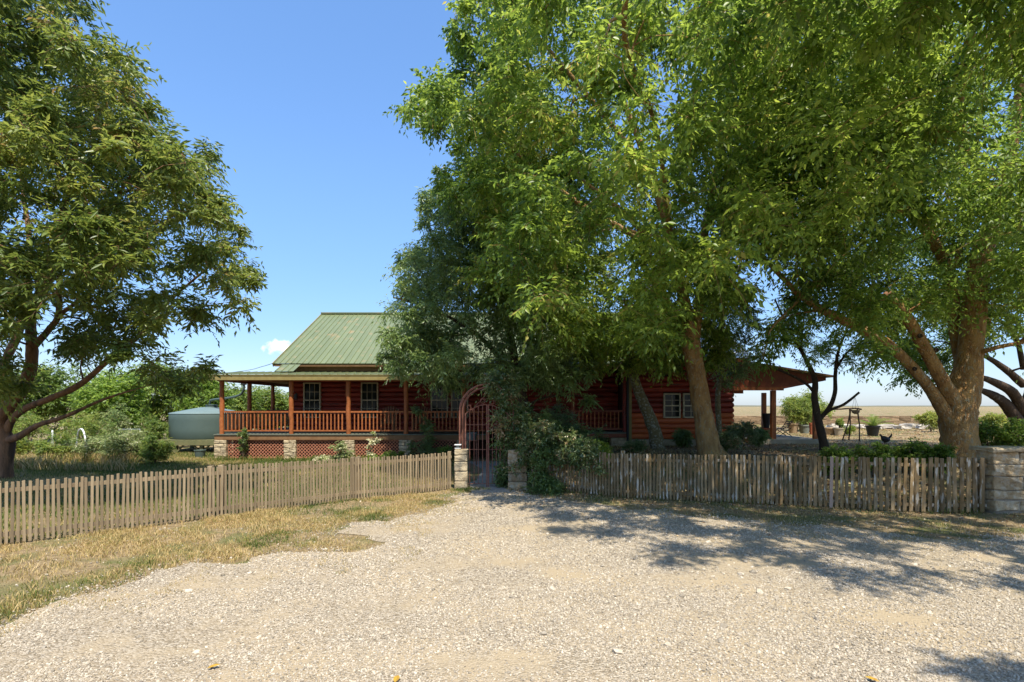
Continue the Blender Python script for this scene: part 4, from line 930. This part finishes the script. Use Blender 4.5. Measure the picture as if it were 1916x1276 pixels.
polyO = [(860,-600),(880,250),(1400,400),(2600,400),(2600,-600)]
C3, R3 = clumps(160, [(6.2,5.2,7.6,5.6,3.0,.9,1.),(7.2,6.3,7.8,5.5,2.6,1.,.7)], .58, polyO, (), zmin=6.2, shell=.0, seed=73, inset=.3, ymin=1.2)
C4, R4 = clumps(3, [(4.75,.55,7.0,.5,.15,.2)], .30, None, (), zmin=6, shell=.0, seed=74)
CR = np.vstack([CR, C2, C3, C4]); RR = np.concatenate([RR, R2, R3, R4])
br = tree('mesquite_tree', 'massive right-hand tree forking into thick golden limbs, one sawn to a stub', (13.0,15.5,.45), limR, m_barkB, CR, RR, 29, 12, .125, .054, m_leafD, .50, .2, .6, .035, twf=.16, sides=16, seed=8)
mb = MB(); e0 = Vector(Q(1660,549,14.4,0)[:3]); d0 = (e0-Vector(Q(1680,572,14.5,0)[:3])).normalized()
mb.tube([e0-d0*.02, e0+d0*.012], [.137,.132], 16, .04); mb.build('sawn_end', mat('sawn_wood', (.38,.20,.11), (.24,.12,.07), 20, .9, .01, 60), br)
for (px,py,Y,sx) in ((1722,628,14.62,.055),(1712,690,14.85,.05),(1829,545,15.08,.05),(1752,655,14.98,.06)):
    q = P(px,py,Y-.02); MB().lathe((0,0,0),[(sx,0),(sx*.9,.03),(sx*.55,.045),(sx*.3,.01),(.005,0)],12)
    mb = MB(); n = 12
    vs = [];prof=[(sx*1.25,.02),(sx,-.02),(sx*.7,-.03),(sx*.45,.0),(.004,.01)]
    for r0,h in prof:
        for j in range(n): a_=2*math.pi*j/n; vs.append((q.x+r0*math.cos(a_), q.y-.0+h, q.z+r0*math.sin(a_)))
    mb.add(vs,[(i*n+j,i*n+(j+1)%n,(i+1)*n+(j+1)%n,(i+1)*n+j) for i in range(4) for j in range(n)]); mb.build('knot', m_barkC, br, True)

# --- tree at the far right edge
limE = [[(19.3,19.6,.3,.5),(19.0,19.5,1.2,.36),(19.0,19.5,2.2,.30),(19.3,19.4,3.6,.26),(19.6,19.2,6,.14)],
        [W4(1905,790,19.4,30),W4(1880,755,19.2,26),W4(1855,738,19,20),W4(1830,728,18.8,10)],
        [W4(1912,770,19.3,28),W4(1895,735,19,24),W4(1860,715,18.7,18),W4(1825,705,18.5,10),W4(1780,715,18.2,5)],
        [W4(1915,720,19.3,20),W4(1880,690,19,16),W4(1840,665,18.6,10),W4(1790,650,18,6)],
        [W4(1915,690,19.2,14),W4(1900,630,18.9,10),W4(1860,590,18.5,7)]]
CE, RE = clumps(150, [(17.5,19.5,5.6,4.8,3.4,3.6),(15,20,4.8,3.2,2.8,1.8,.5)], .7, [(1640,300),(1640,730),(1740,752),(1830,700),(1870,690),(1920,640),(2500,700),(2500,300)], [(1880,640,10,8),(1660,740,30,20)], zmin=2.9, shell=.3, seed=9)
tree('mesquite_tree', 'dark gnarled low-branching tree cut off by the right edge of the view', (19.2,19.5,.4), limE, m_barkC, CE, RE, 26, 11, .14, .055, m_leafD, .45, .2, .5, .03, twf=.2, seed=10)
# --- leaning tree and slender tree in front of the wing
limG = [[W4(1234,858,18.4,40),W4(1230,835,18.4,29),W4(1224,805,18.4,26),W4(1210,768,18.3,23),W4(1196,735,18.2,20),W4(1186,700,18,17),W4(1180,640,17.8,12),W4(1170,560,17.5,8)],[W4(1188,710,18.1,10),W4(1160,670,17.6,8),W4(1110,640,17,5)]]
CG, RG = clumps(150, [(3.4,16.6,4.7,2.7,2.6,1.6),(4.2,17,5,2,2,1.4),(5.6,17.4,4.0,1.5,1.2,.9,.6)], .55, [(1040,560),(1020,640),(1010,700),(1060,690),(1090,735),(1130,720),(1160,770),(1200,770),(1230,750),(1300,735),(1370,735),(1400,680),(1400,560)], [(1110,735,25,22),(1302,650,10,60),(1205,760,8,20)], zmin=2.2, shell=.3, seed=11, ymax=19.5)
tree('young_elm_tree', 'leaning grey-barked elm in front of the log wall, low drooping sprays', (4.95,18.4,.4), limG, m_barkD, CG, RG, 26, 11, .12, .045, m_leafB, .62, .16, .8, .02, seed=12)
limS = [[W4(1348,846,18.6,13),W4(1345,790,18.6,11),W4(1343,740,18.6,11),W4(1350,690,18.5,9),W4(1352,600,18.4,8),W4(1353,520,18.3,7),W4(1360,420,18.2,5)]]
CS, RS = clumps(66, [(7.6,18.6,4.4,1.6,1.6,1.8),(7.4,18.4,7,1.6,1.6,2.2)], .5, [(1300,440),(1300,600),(1330,760),(1390,760),(1430,690),(1430,600),(1420,440)], (), zmin=2.2, shell=.2, seed=13)
tree('slender_tree', 'slender straight-stemmed tree just right of the golden elm trunk', (7.25,18.6,.4), limS, m_barkD, CS, RS, 24, 11, .10, .04, m_leafC, .45, .18, .5, .02, seed=14)
# --- small dark tree by the patio
limP = [[W4(1544,850,18.8,24),W4(1540,825,18.8,18),W4(1531,785,18.8,16),W4(1524,745,18.8,14),W4(1525,712,18.8,12),W4(1512,680,18.7,9),W4(1490,640,18.6,7),W4(1468,600,18.5,5),W4(1450,560,18.4,3)],
        [W4(1533,785,18.8,10),W4(1552,762,18.7,10),W4(1562,735,18.6,9),W4(1563,700,18.5,8),W4(1568,660,18.4,6),W4(1585,615,18.2,4)],
        [W4(1534,780,18.8,7),W4(1556,766,18.6,6),W4(1580,756,18.4,6),W4(1608,734,18.2,5)],
        [W4(1524,735,18.8,7),W4(1508,718,18.9,6),W4(1480,702,19,5),W4(1450,690,19.1,3)],
        [W4(1565,690,18.5,5),W4(1585,660,18.2,4),W4(1620,640,18,3)],[W4(1515,690,18.7,5),W4(1500,650,18.8,4),W4(1503,600,18.9,3)]]
CP, RP = clumps(46, [(10.8,18.6,4.7,2.4,2,1.4),(11.3,18.6,3.7,1.4,1.4,.6,.3)], .48, [(1400,560),(1420,640),(1440,690),(1500,700),(1560,720),(1600,720),(1640,690),(1660,560)], [(1480,660,10,18),(1545,680,8,14),(1530,620,7,8)], zmin=2.6, shell=.1, seed=15)
tree('small_tree', 'small dark-stemmed tree with forked bare lower limbs beside the patio', (11,18.8,.45), limP, m_barkC, CP, RP, 20, 10, .10, .036, m_leafD, .65, .18, .5, .015, seed=16)

# ------------------------------------------------------------------ shrubs and plants
def shrub(name, label, px, py0, Y, wpx, hpx, n, lm, ll=.07, lw=.03, ct=.5, group=None, tw=16, lv=9, depth=1., cat='shrub', base_z=None, droop=.4, seed=None, stem=m_twig, rad=None, z0off=0):
    seed = seed if seed is not None else int(px*7+py0)
    b = P(px, py0, Y); hw = wpx*Y/F/2; hh = hpx*Y/F; zb = (G(b.x, Y) if base_z is None else base_z)
    top = b.z+hh; ztop = max(top, zb+.25); zc = (zb+ztop)/2; q = np.random.default_rng(seed); rr = rad or max(.12, min(hw, (ztop-zb)/2)*.45)
    hz = max(.05, (ztop-zb)/2-rr*.7); hx = max(.04, hw-rr*.8)
    d = q.normal(size=(n,3)); d /= np.linalg.norm(d,axis=1)[:,None]; d *= (q.random(n)**.4)[:,None]
    C = np.array([b.x, Y, zc+rr*.05+z0off])+d*np.array([hx, hx*depth, hz]); Rr = rr*(.7+.6*q.random(n))
    k = 4; lim_ = []
    for i in range(k):
        a = 6.28*i/k+q.random(); e = np.array([b.x+math.cos(a)*hw*.45, Y+math.sin(a)*hw*.45, zb+(ztop-zb)*.6])
        lim_.append([(b.x,Y,zb-.03,.018),(b.x+math.cos(a)*hw*.15,Y+math.sin(a)*hw*.15,zb+(ztop-zb)*.3,.014),(*e,.008)])
    return tree(name, label, (b.x,Y,zb), lim_, stem, C, Rr, tw, lv, ll, lw, lm, ct, .15, droop, .012, group, .2, cat, 6, seed, tr=.004)
# background growth beyond the left garden and behind the porch
bgx = [(-60,700,27,240,130,m_leafD,.55),(95,700,30,230,100,m_leafE,.25),(215,705,27,170,90,m_leafD,.6),(300,690,31,190,110,m_leafE,.3),(385,705,28,130,80,m_leafD,.6),(440,730,32,120,60,m_leafE,.35),(500,735,34,110,60,m_leafE,.5),(560,740,36,90,50,m_leafD,.6)]
bl = ['bushy tree beyond the garden, cut by the left edge','pale green tree beyond the garden hoops','dark green bushy tree above the mesh panel','yellow-green tree beyond the weeds, left of the tank','bushy green tree directly behind the water tank','bright green tree seen between the first side porch posts','yellow-green tree seen between the rear porch posts','green tree behind the wall end of the side porch']
for (px,py,Y,w,h,lm,ct),lb in zip(bgx,bl):
    top = P(px,py-h*.35,Y).z
    shrub('background_tree', lb, px, HY+CH*F/Y, Y, w, (top)*F/Y, 64, lm, .18, .08, ct, 'trees behind the garden', 30, 11, .7, 'tree', 0., .35, rad=.9)
gd = [(30,862,18.2,90,62,m_leafE,.75,'pale dry clump of long-leaved weeds beside the left tree trunk'),(105,866,18.6,100,66,m_leafE,.62,'yellow-green weeds around the left garden hoop'),(185,864,19.2,120,66,m_flower,.45,'low light green shrub right of the garden hoops'),(240,864,19.0,110,70,m_flower,.4,'rounded pale shrub in the middle of the garden bed'),(290,862,18.6,70,60,m_leafE,.45,'ragged grey-green shrub near the tank platform'),(160,820,21,140,60,m_leafE,.5,'taller light green weeds behind the hoops'),(215,815,22.5,70,75,m_flower,.4,'tall grassy plant left of the mesh panel'),(285,822,23,70,65,m_leafE,.35,'bright green shrub left of the water tank'),(50,815,22,110,70,m_leafE,.55,'dense green growth behind the left trunk'),(330,830,26,60,60,m_leafD,.6,'dark shrub hard behind the tank platform')]
for (px,py,Y,w,h,lm,ct,lb) in gd: shrub('garden_shrub', lb, px, py, Y, w, h, 26, lm, .10, .03, ct, 'shrubs of the wild garden bed', 22, 9, .8)
# dry long leaves at the bed's edge
p = scatter(16000, -17.5, -10.6, 16, 21.5, lambda p: (fbm(p[:,0]*.9,p[:,1]*.9,77) > .42) & (p[:,0] < -.70*p[:,1]))
blades('wild_grass', p, .36, .022, np.clip(.55+rng.normal(0,.28,len(p)),0,1), .9)
p = scatter(2600, -10.9, -1.9, 19.2, 19.85, lambda p: fbm(p[:,0]*2,p[:,1]*2,78) > .40)
blades('border_grass', p, .2, .02, np.clip(.25+rng.normal(0,.15,len(p)),0,1), .8)
pp = [(640,862,18.9,50,44,m_flower,.42,'pale yellow-green rounded bush before the third porch pier'),(697,872,19,26,22,m_leafD,.6,'low green plant left of the fourth porch pier'),(608,872,19,50,20,m_flower,.7,'low pale-tipped plant beside the second porch pier'),(735,866,19,60,30,m_leafD,.5,'dark green low plant between the piers'),(790,858,19,70,40,m_leafC,.4,'dark leafy bush below the climbing rose'),(838,858,18.8,50,30,m_leafD,.6,'small green bush at the left of the gate'),(455,828,19.75,28,36,m_leafC,.35,'dark vine sprig growing up the porch lattice')]
for (px,py,Y,w,h,lm,ct,lb) in pp: shrub('porch_plant', lb, px, py, Y, w, h, 16, lm, .07, .03, ct, 'plants along the porch', 16, 8)
def climber(name, label, pts, r, n, lm, ll=.06, lw=.035, ct=.5, cat='vine', jit=.5, base=None, seed=3, tw=14, lv=8, drop=0.6, lim_=None, sr=.012):
    nd = cr([(*p_, sr) for p_ in pts], 6); q = np.random.default_rng(seed); k = q.integers(0, len(nd), n); rr = np.interp(k, [0, len(nd)-1], r) if hasattr(r,'__len__') else np.full(n, r)
    C = nd[k,:3]+q.normal(size=(n,3))*(rr*jit)[:,None]; C[:,2] = np.maximum(C[:,2], gz(C[:,0],C[:,1])+.05)
    return tree(name, label, tuple(pts[0]) if base is None else base, [[tuple(x) for x in [(*p_, sr) for p_ in pts]]], m_twig, C, rr*(.7+.6*q.random(n)), tw, lv, ll, lw, lm, ct, .15, drop, .008, None, .2, cat, 5, seed, tr=.003)
climber('flower_stalk', 'pale flowering stalk rising above the porch lattice', [(-4.95,19,0),(-4.95,19,.6),(-4.9,19,.95)], .13, 12, m_flower, .06, .045, .85, 'plant')
climber('climbing_rose', 'dark climbing rose with white blooms leaning on the fourth porch post', [P(800,850,19.2),P(802,810,19.4),P(795,790,19.5),P(785,772,19.5),P(775,762,19.5)], [.3,.12], 26, m_leafC, .06, .035, .45, 'rose')
# vine over the arch, pillar and fence
CXR = acx
pts = [(.25,13.1,0),(.2,13.1,.9),(.12,13.05,1.5),(.0,13.05,2.05),(-.2,13.05,2.4),(-.5,13.08,2.58)]
climber('gate_vine', 'glossy vine climbing the right side of the iron arch and over its top', pts, [.34,.22], 110, m_leafV, .055, .034, .58, jit=.65, tw=26, lv=10, seed=5)
pts = [(.3,12.9,0),(.5,12.7,.9),(.7,12.45,1.35),(1.1,12.2,1.2),(1.5,11.95,.98),(1.72,11.8,.9)]
climber('fence_vine', 'dark vine mounded over the right gate pillar and the picket tops', pts, [.24,.20], 95, m_leafV, .06, .036, .55, jit=.7, tw=26, lv=10, seed=6)
climber('fence_vine', 'ivy hanging down the first pickets right of the gate to the ground', [(.75,12.25,1.0),(.7,12.2,.6),(.75,12.15,.25),(.95,12.05,.1)], [.22,.26], 34, m_leafC, .06, .036, .45, jit=.5, tw=20, lv=9, seed=7, base=(.75,12.2,0))
climber('path_vine', 'green creeper at the foot of the iron gate on its right', [(-.16,13.1,0),(-.18,13.1,.5),(-.05,13.1,1.3)], [.2,.3], 30, m_leafC, .06, .036, .4, jit=.5, tw=18, lv=9, seed=8)
for (px,py,Y,w,h,lm,ct,lb) in [(1010,850,15.5,120,95,m_leafC,.25,'deep-shaded shrub behind the vine, right of the arch'),(1090,852,17,120,75,m_leafC,.2,'dark shrub below the entry porch railing'),(1045,800,18.5,110,70,m_leafC,.25,'dark shrub reaching to the left post of the entry porch'),(1120,855,15,60,35,m_leafD,.5,'bright strappy green plant just behind the fence'),(975,790,17,70,60,m_leafC,.35,'dark bush seen through the top of the vine'),(1385,850,19.5,80,70,m_leafV,.5,'grey-green shrub at the corner of the log wing'),(1420,845,20.5,46,50,m_leafC,.4,'small dark shrub left of the patio post'),(1278,848,19.6,50,50,m_leafC,.3,'shadowed shrub between the leaning and upright trunks'),(1190,856,17.6,60,34,m_leafV,.5,'low shrub at the foot of the leaning grey trunk'),(1360,850,17.8,60,46,m_leafV,.6,'light-leaved shrub right of the golden trunk base')]:
    shrub('yard_shrub', lb, px, py, Y, w, h, 30, lm, .08, .034, ct, 'shrubs under the trees', 22, 9)
for i,(px,py,Y,w,h,ct,lb) in enumerate([(1570,848,14,70,22,.5,'low leafy plants behind the fence below the small tree'),(1635,848,14.2,80,32,.45,'leafy green plants behind the fence, middle of the row'),(1705,848,14.5,90,34,.4,'leafy green plants at the left foot of the massive tree'),(1850,842,15.5,90,70,.45,'tall leafy plants right of the massive trunk'),(1905,840,15,80,72,.5,'leafy plants behind the stone wall'),(1760,852,14.2,60,26,.4,'small plants hard before the massive trunk')]):
    shrub('border_plant', lb, px, py, Y, w, h, 26, m_leafD, .085, .036, ct, 'leafy plants behind the right fence', 20, 9)
shrub('yellow_shrub', 'yellow-green shrub at the far edge of the yard left of the massive trunk', 1742, 806, 33, 62, 42, 26, m_leafE, .12, .05, .9, None, 24, 9)
shrub('yellow_shrub', 'yellow-green shrub seen right of the massive trunk', 1860, 806, 31, 90, 42, 26, m_leafE, .12, .05, .75, None, 24, 9)
shrub('background_tree', 'round bright green tree beyond the patio, behind the pots', 1508, 800, 34, 100, 76, 40, m_leafE, .14, .06, .55, None, 30, 10, cat='tree')
# weeds along the right fence foot
p = scatter(5000, .6, 9, 10.1, 12.7, lambda p: (np.abs(yfence(p, FR)-p[:,1]-.05) < .14) & (fbm(p[:,0]*1.6,p[:,1]*0+3,79) > .47))
blades('fence_weeds', p, .11, .012, np.clip(.2+rng.normal(0,.15,len(p)),0,1), .9)

# ------------------------------------------------------------------ pots and patio things
def pot(name, label, px, Y, wpx, hpx, m, zb=None, plant=None):
    x = (px-CX)*Y/F; z = G(x,Y) if zb is None else zb; r = wpx*Y/F/2; h = hpx*Y/F
    t = thing(name, label, 'pot', (x,Y,z))
    MB().lathe((x,Y,z),[(r*.68,0),(r*.95,h*.85),(r*1.04,h*.86),(r*1.04,h),(r*.9,h),(r*.86,h*.86),(.01,h*.84)],24).build('body', m, t, True)
    MB().lathe((x,Y,z+h*.845),[(r*.84,0),(.01,.03)],16).build('soil', m_barkC, t)
    return x, Y, z, r, h
def potplant(label, px, Y, z, w, h, lm, ct, n=14, ll=.08):
    shrub('potted_plant', label, px, HY-(z-CH)*F/Y, Y, w, h, n, lm, ll, ll*.4, ct, None, 22, 9, base_z=z, cat='plant')
x,Y,z,r,h = pot('flower_pot','tan clay pot behind the patio chair, first of the big pots',1484,27.4,20,19,m_tanpot,.62); potplant('bright bushy plant growing in the tan clay pot',1482,Y,z+h*.8,50,58,m_leafE,.6,22)
x,Y,z,r,h = pot('flower_pot','grey-green pot with a dark patch next to the tan pot',1505,27.2,20,16,m_greypot,.62); potplant('bright bushy plant growing in the grey-green pot',1508,Y,z+h*.8,44,56,m_leafE,.5,22)
pot('flower_pot','tall square-looking terracotta pot beside the right patio post',1519,26.0,10,22,m_terra,.62)
pot('flower_pot','broad low pale pot right of the dark tree trunk',1553,29,22,14,m_tanpot)
x,Y,z,r,h = pot('flower_pot','small pale pot with an upright grassy plant',1569,28.5,16,14,m_slab); potplant('light green spiky plant in the small pale pot',1571,Y,z+h*.8,22,24,m_leafE,.4,10)
potplant('loose green plant on the ground right of the pale pots',1590,28.4,G(18,28.4),34,22,m_leafE,.45,12)
x,Y,z,r,h = pot('flower_pot','black nursery pot holding the small palm at the yard edge',1633,28.2,24,19,m_black)
pm_ = thing('palm_plant','small sago palm with arching fronds in the black nursery pot','palm',(x,Y,z+h))
tv = bpy.data.meshes.new('x'); bpy.data.meshes.remove(tv)
for k in range(22):
    a = 6.28*k/22+rnd.uniform(-.1,.1); el = rnd.uniform(.5,1.35); Ln = rnd.uniform(.75,1.1); cur = []
    for t in np.linspace(0,1,8):
        hd = Ln*t*math.cos(el)*(1+.2*t); zz = Ln*t*math.sin(el)-.55*Ln*t*t*.6; cur.append(Vector((x+math.cos(a)*hd, Y+math.sin(a)*hd, z+h*.9+zz)))
    mb = MB(); mb.tube(cur,.008,3,caps=False)
    for i in range(1,8):
        d = (cur[i]-cur[i-1]).normalized(); sd_ = d.cross(Vector((0,0,1))).normalized()
        for s_ in (-1,1):
            for u in (0,.5):
                q0 = cur[i-1].lerp(cur[i],u); tip = q0+sd_*s_*.16+d*.10-Vector((0,0,.03)); w_ = d*.018; mb.add([q0-w_,q0+w_,tip],[(0,1,2)])
    me = mb.mesh('frond', False, (x,Y,z+h)); at_ = me.attributes.new('tint','FLOAT','POINT'); at_.data.foreach_set('value', np.full(len(me.vertices), rnd.uniform(.3,.8), np.float32)); link('frond', me, m_leafE, pm_, (x,Y,z+h))
# pedestal and tall planter at the patio post
MBp = MB().box(10.85,11.15,22.9,23.2,.622,1.05); px_ = (1436-CX)*.0230
tag(MB().box(px_-.2,px_+.2,22.9,23.3,.622,1.06).build('pedestal', m_terra, None, bevel=.01), 'dark red square block beside the front patio post', 'pedestal')
tp = thing('tall_planter','tall black tapered planter standing on the red block','planter',(px_,23.1,1.06))
MB().lathe((px_,23.1,1.062),[(.12,0),(.19,.6),(.2,.6),(.2,.63),(.17,.63),(.16,.56),(.01,.55)],16).build('body', m_black, tp, True)
pc_ = thing('patio_chair','low black slatted metal lounge chair right of the front patio post','chair',((1464-CX)*.0245,24.5,.62))
cx_ = (1464-CX)*.0245
for sx in (-1,1):
    y = 24.5+sx*.25
    MB().tube([(cx_-.3,y,.62),(cx_+.28,y,1.02)],.016,6).build('leg', m_black, pc_); MB().tube([(cx_+.32,y,.62),(cx_-.25,y,1.0)],.016,6).build('leg', m_black, pc_)
    MB().tube([(cx_-.38,y,.98),(cx_+.1,y,1.0),(cx_+.32,y,1.32)],.016,6).build('side_rail', m_black, pc_)
for k in range(7): MB().box(cx_-.36+k*.07,cx_-.31+k*.07,24.25,24.75,1.0,1.012).build('slat', m_black, pc_)
for k in range(4): MB().box(cx_+.12+k*.055,cx_+.135+k*.055,24.25,24.75,1.03+k*.08,1.08+k*.08).build('slat', m_black, pc_)
# driftwood perch with a hanging basket
dw = thing('driftwood_perch','crooked driftwood perch standing in the yard behind the pots','perch',P(1590,806,25))
z0 = G(15.8,25)
MB().tube(cr([P(1560,766,25),P(1580,765,25),P(1600,764,25),P(1612,766,25)],3)[:,:3],.035,7,.15).build('cross_branch', m_barkC, dw, True)
for a,b in ((P(1592,766,25),P(1576,800,25.3)),(P(1604,765,25),P(1608,803,24.8)),(P(1590,766,25),P(1588,803,25.6))):
    b.z = G(b.x,b.y)-.02; MB().tube([a,a.lerp(b,.5)+Vector((.05,0,.02)),b],[.035,.03,.028],7,.1).build('leg', m_barkC, dw, True)
hb = thing('hanging_basket','small brown basket hung on cords from the low bare branch','basket',P(1600,772,18.3))
c0 = P(1601,772,18.3); MB().lathe(c0,[(.04,-.05),(.11,0),(.13,.09),(.12,.09),(.09,.02),(.01,.0)],14).build('bowl', m_tanpot, hb, True)
for k in range(3): MB().bar((c0.x+.12*math.cos(k*2.1),c0.y+.12*math.sin(k*2.1),c0.z+.09),P(1599,741,18.25),.006,.006).build('cord', m_twig, hb)
# black bird ornament
ob = thing('garden_ornament','small black metal bird ornament standing in the yard grass','ornament',P(1657,835,17.2))
c0 = P(1657,822,17.2); zg = G(c0.x,17.2)
bm = bmesh.new(); bmesh.ops.create_uvsphere(bm,u_segments=14,v_segments=10,radius=1)
for v in bm.verts:
    u = v.co.x; v.co = Vector((u*.15, v.co.y*.075, v.co.z*.10*(1-.25*u)+.03*u*u+(-.02*u)))
me = bpy.data.meshes.new('body'); bm.to_mesh(me); bm.free(); me.shade_smooth(); link('body', me, m_black, ob, c0)
MB().tube([c0+Vector((-.10,0,.04)),c0+Vector((-.14,0,.12)),c0+Vector((-.17,0,.15)),c0+Vector((-.21,0,.145))],[.04,.028,.03,.006],8).build('head', m_black, ob, True)
MB().tube([c0+Vector((.10,0,.03)),c0+Vector((.18,0,.12)),c0+Vector((.2,0,.19))],[.035,.03,.008],7).build('tail', m_black, ob, True)
for s_ in (-.03,.03): MB().bar((c0.x,c0.y+s_,c0.z-.08),(c0.x,c0.y+s_,zg),.012,.012).build('leg', m_black, ob)
# far bank wall and edging rocks
bw = thing('retaining_wall','long low brown dry-stone wall holding the field beyond the yard','wall',(24,45,.4))
q = random.Random(5); bmesh_cache = [block(-.5,.5,-.18,.18,0,.24,90+k,.03)[0] for k in range(6)]
for row in range(3):
    x = 9.5+q.uniform(0,.5)
    while x < 46:
        w_ = q.uniform(.8,1.6); link('stone', bmesh_cache[q.randrange(6)], m_earth, bw, (x+w_/2, 45.0+row*.04, G(18,44)+.0+row*.245), scale=(w_*.98,1,.98)); x += w_
tag(MB().box(9,50,45.06,45.3,.3,1.12).build('wall_core', m_mortar, bw))
for k in range(34):
    px = 1555+k*6.2+q.uniform(-3,3); Y = 37.5+q.uniform(-1.2,1.2); x = (px-CX)*Y/F; s_ = q.uniform(.12,.3)
    me, c1 = block(-1,1,-.8,.8,-.3,.9,200+k,.22)
    tag(link('edging_rock', me, m_rock, None, (x,Y,G(x,Y)+.3*s_), (0,0,q.uniform(0,3)), scale=(s_*1.3,s_,s_*.7)), 'pale limestone rock in the edging row across the far side of the yard', 'rock', 'pale rocks edging the yard')
# distant low wooded rise
xs = np.linspace(-900, 1800, 120); hgt = 4+3*fbm(xs/90, xs*0, 7)
V = np.concatenate([np.column_stack([xs, 0*xs+900, 0*xs-1]), np.column_stack([xs, 0*xs+905, hgt*.6]), np.column_stack([xs, 0*xs+1000, 0*xs-1])])
n = len(xs); k = np.arange(n-1)[:,None]; Fc = np.concatenate([k+[0,1,n+1,n], k+[n,n+1,2*n+1,2*n]])
tag(link('hills', fastmesh('hills', V, Fc, smooth=True), mat('far_woods', (.10,.11,.08), (.14,.13,.09), .01, .95)), kind='structure')
# two fallen yellow leaves on the gravel
for i,(px,py,lb) in enumerate(((400,1252,'single yellow fallen leaf on the gravel at the bottom left'),(742,1272,'single yellow fallen leaf at the bottom edge of the gravel'),(1632,1272,'ochre fallen leaf at the bottom edge, right of centre'))):
    x,y = GP(px,py); z = G(x,y)+.03; mb = MB(); a = .5+i
    prof = [(-.045,0),(-.02,.02),(.015,.022),(.045,0),(.015,-.022),(-.02,-.02)]
    mb.add([(x+u*math.cos(a)-v*math.sin(a), y+u*math.sin(a)+v*math.cos(a), z+.25*abs(v)+.1*u) for u,v in prof]+[(x,y,z)], [(6,k,(k+1)%6) for k in range(6)])
    tag(mb.build('fallen_leaf', mat('yellow_leaf', (.42,.27,.03), (.30,.17,.03), 30, .6)), lb, 'leaf', 'yellow leaves on the gravel')
for o in bpy.data.objects:
    if '_l' in o: del o['_l']
print('leaf tris', NTRI[0], 'all tris', sum(len(o.data.loops)-2*len(o.data.polygons) for o in COL.objects if o.type == 'MESH'))
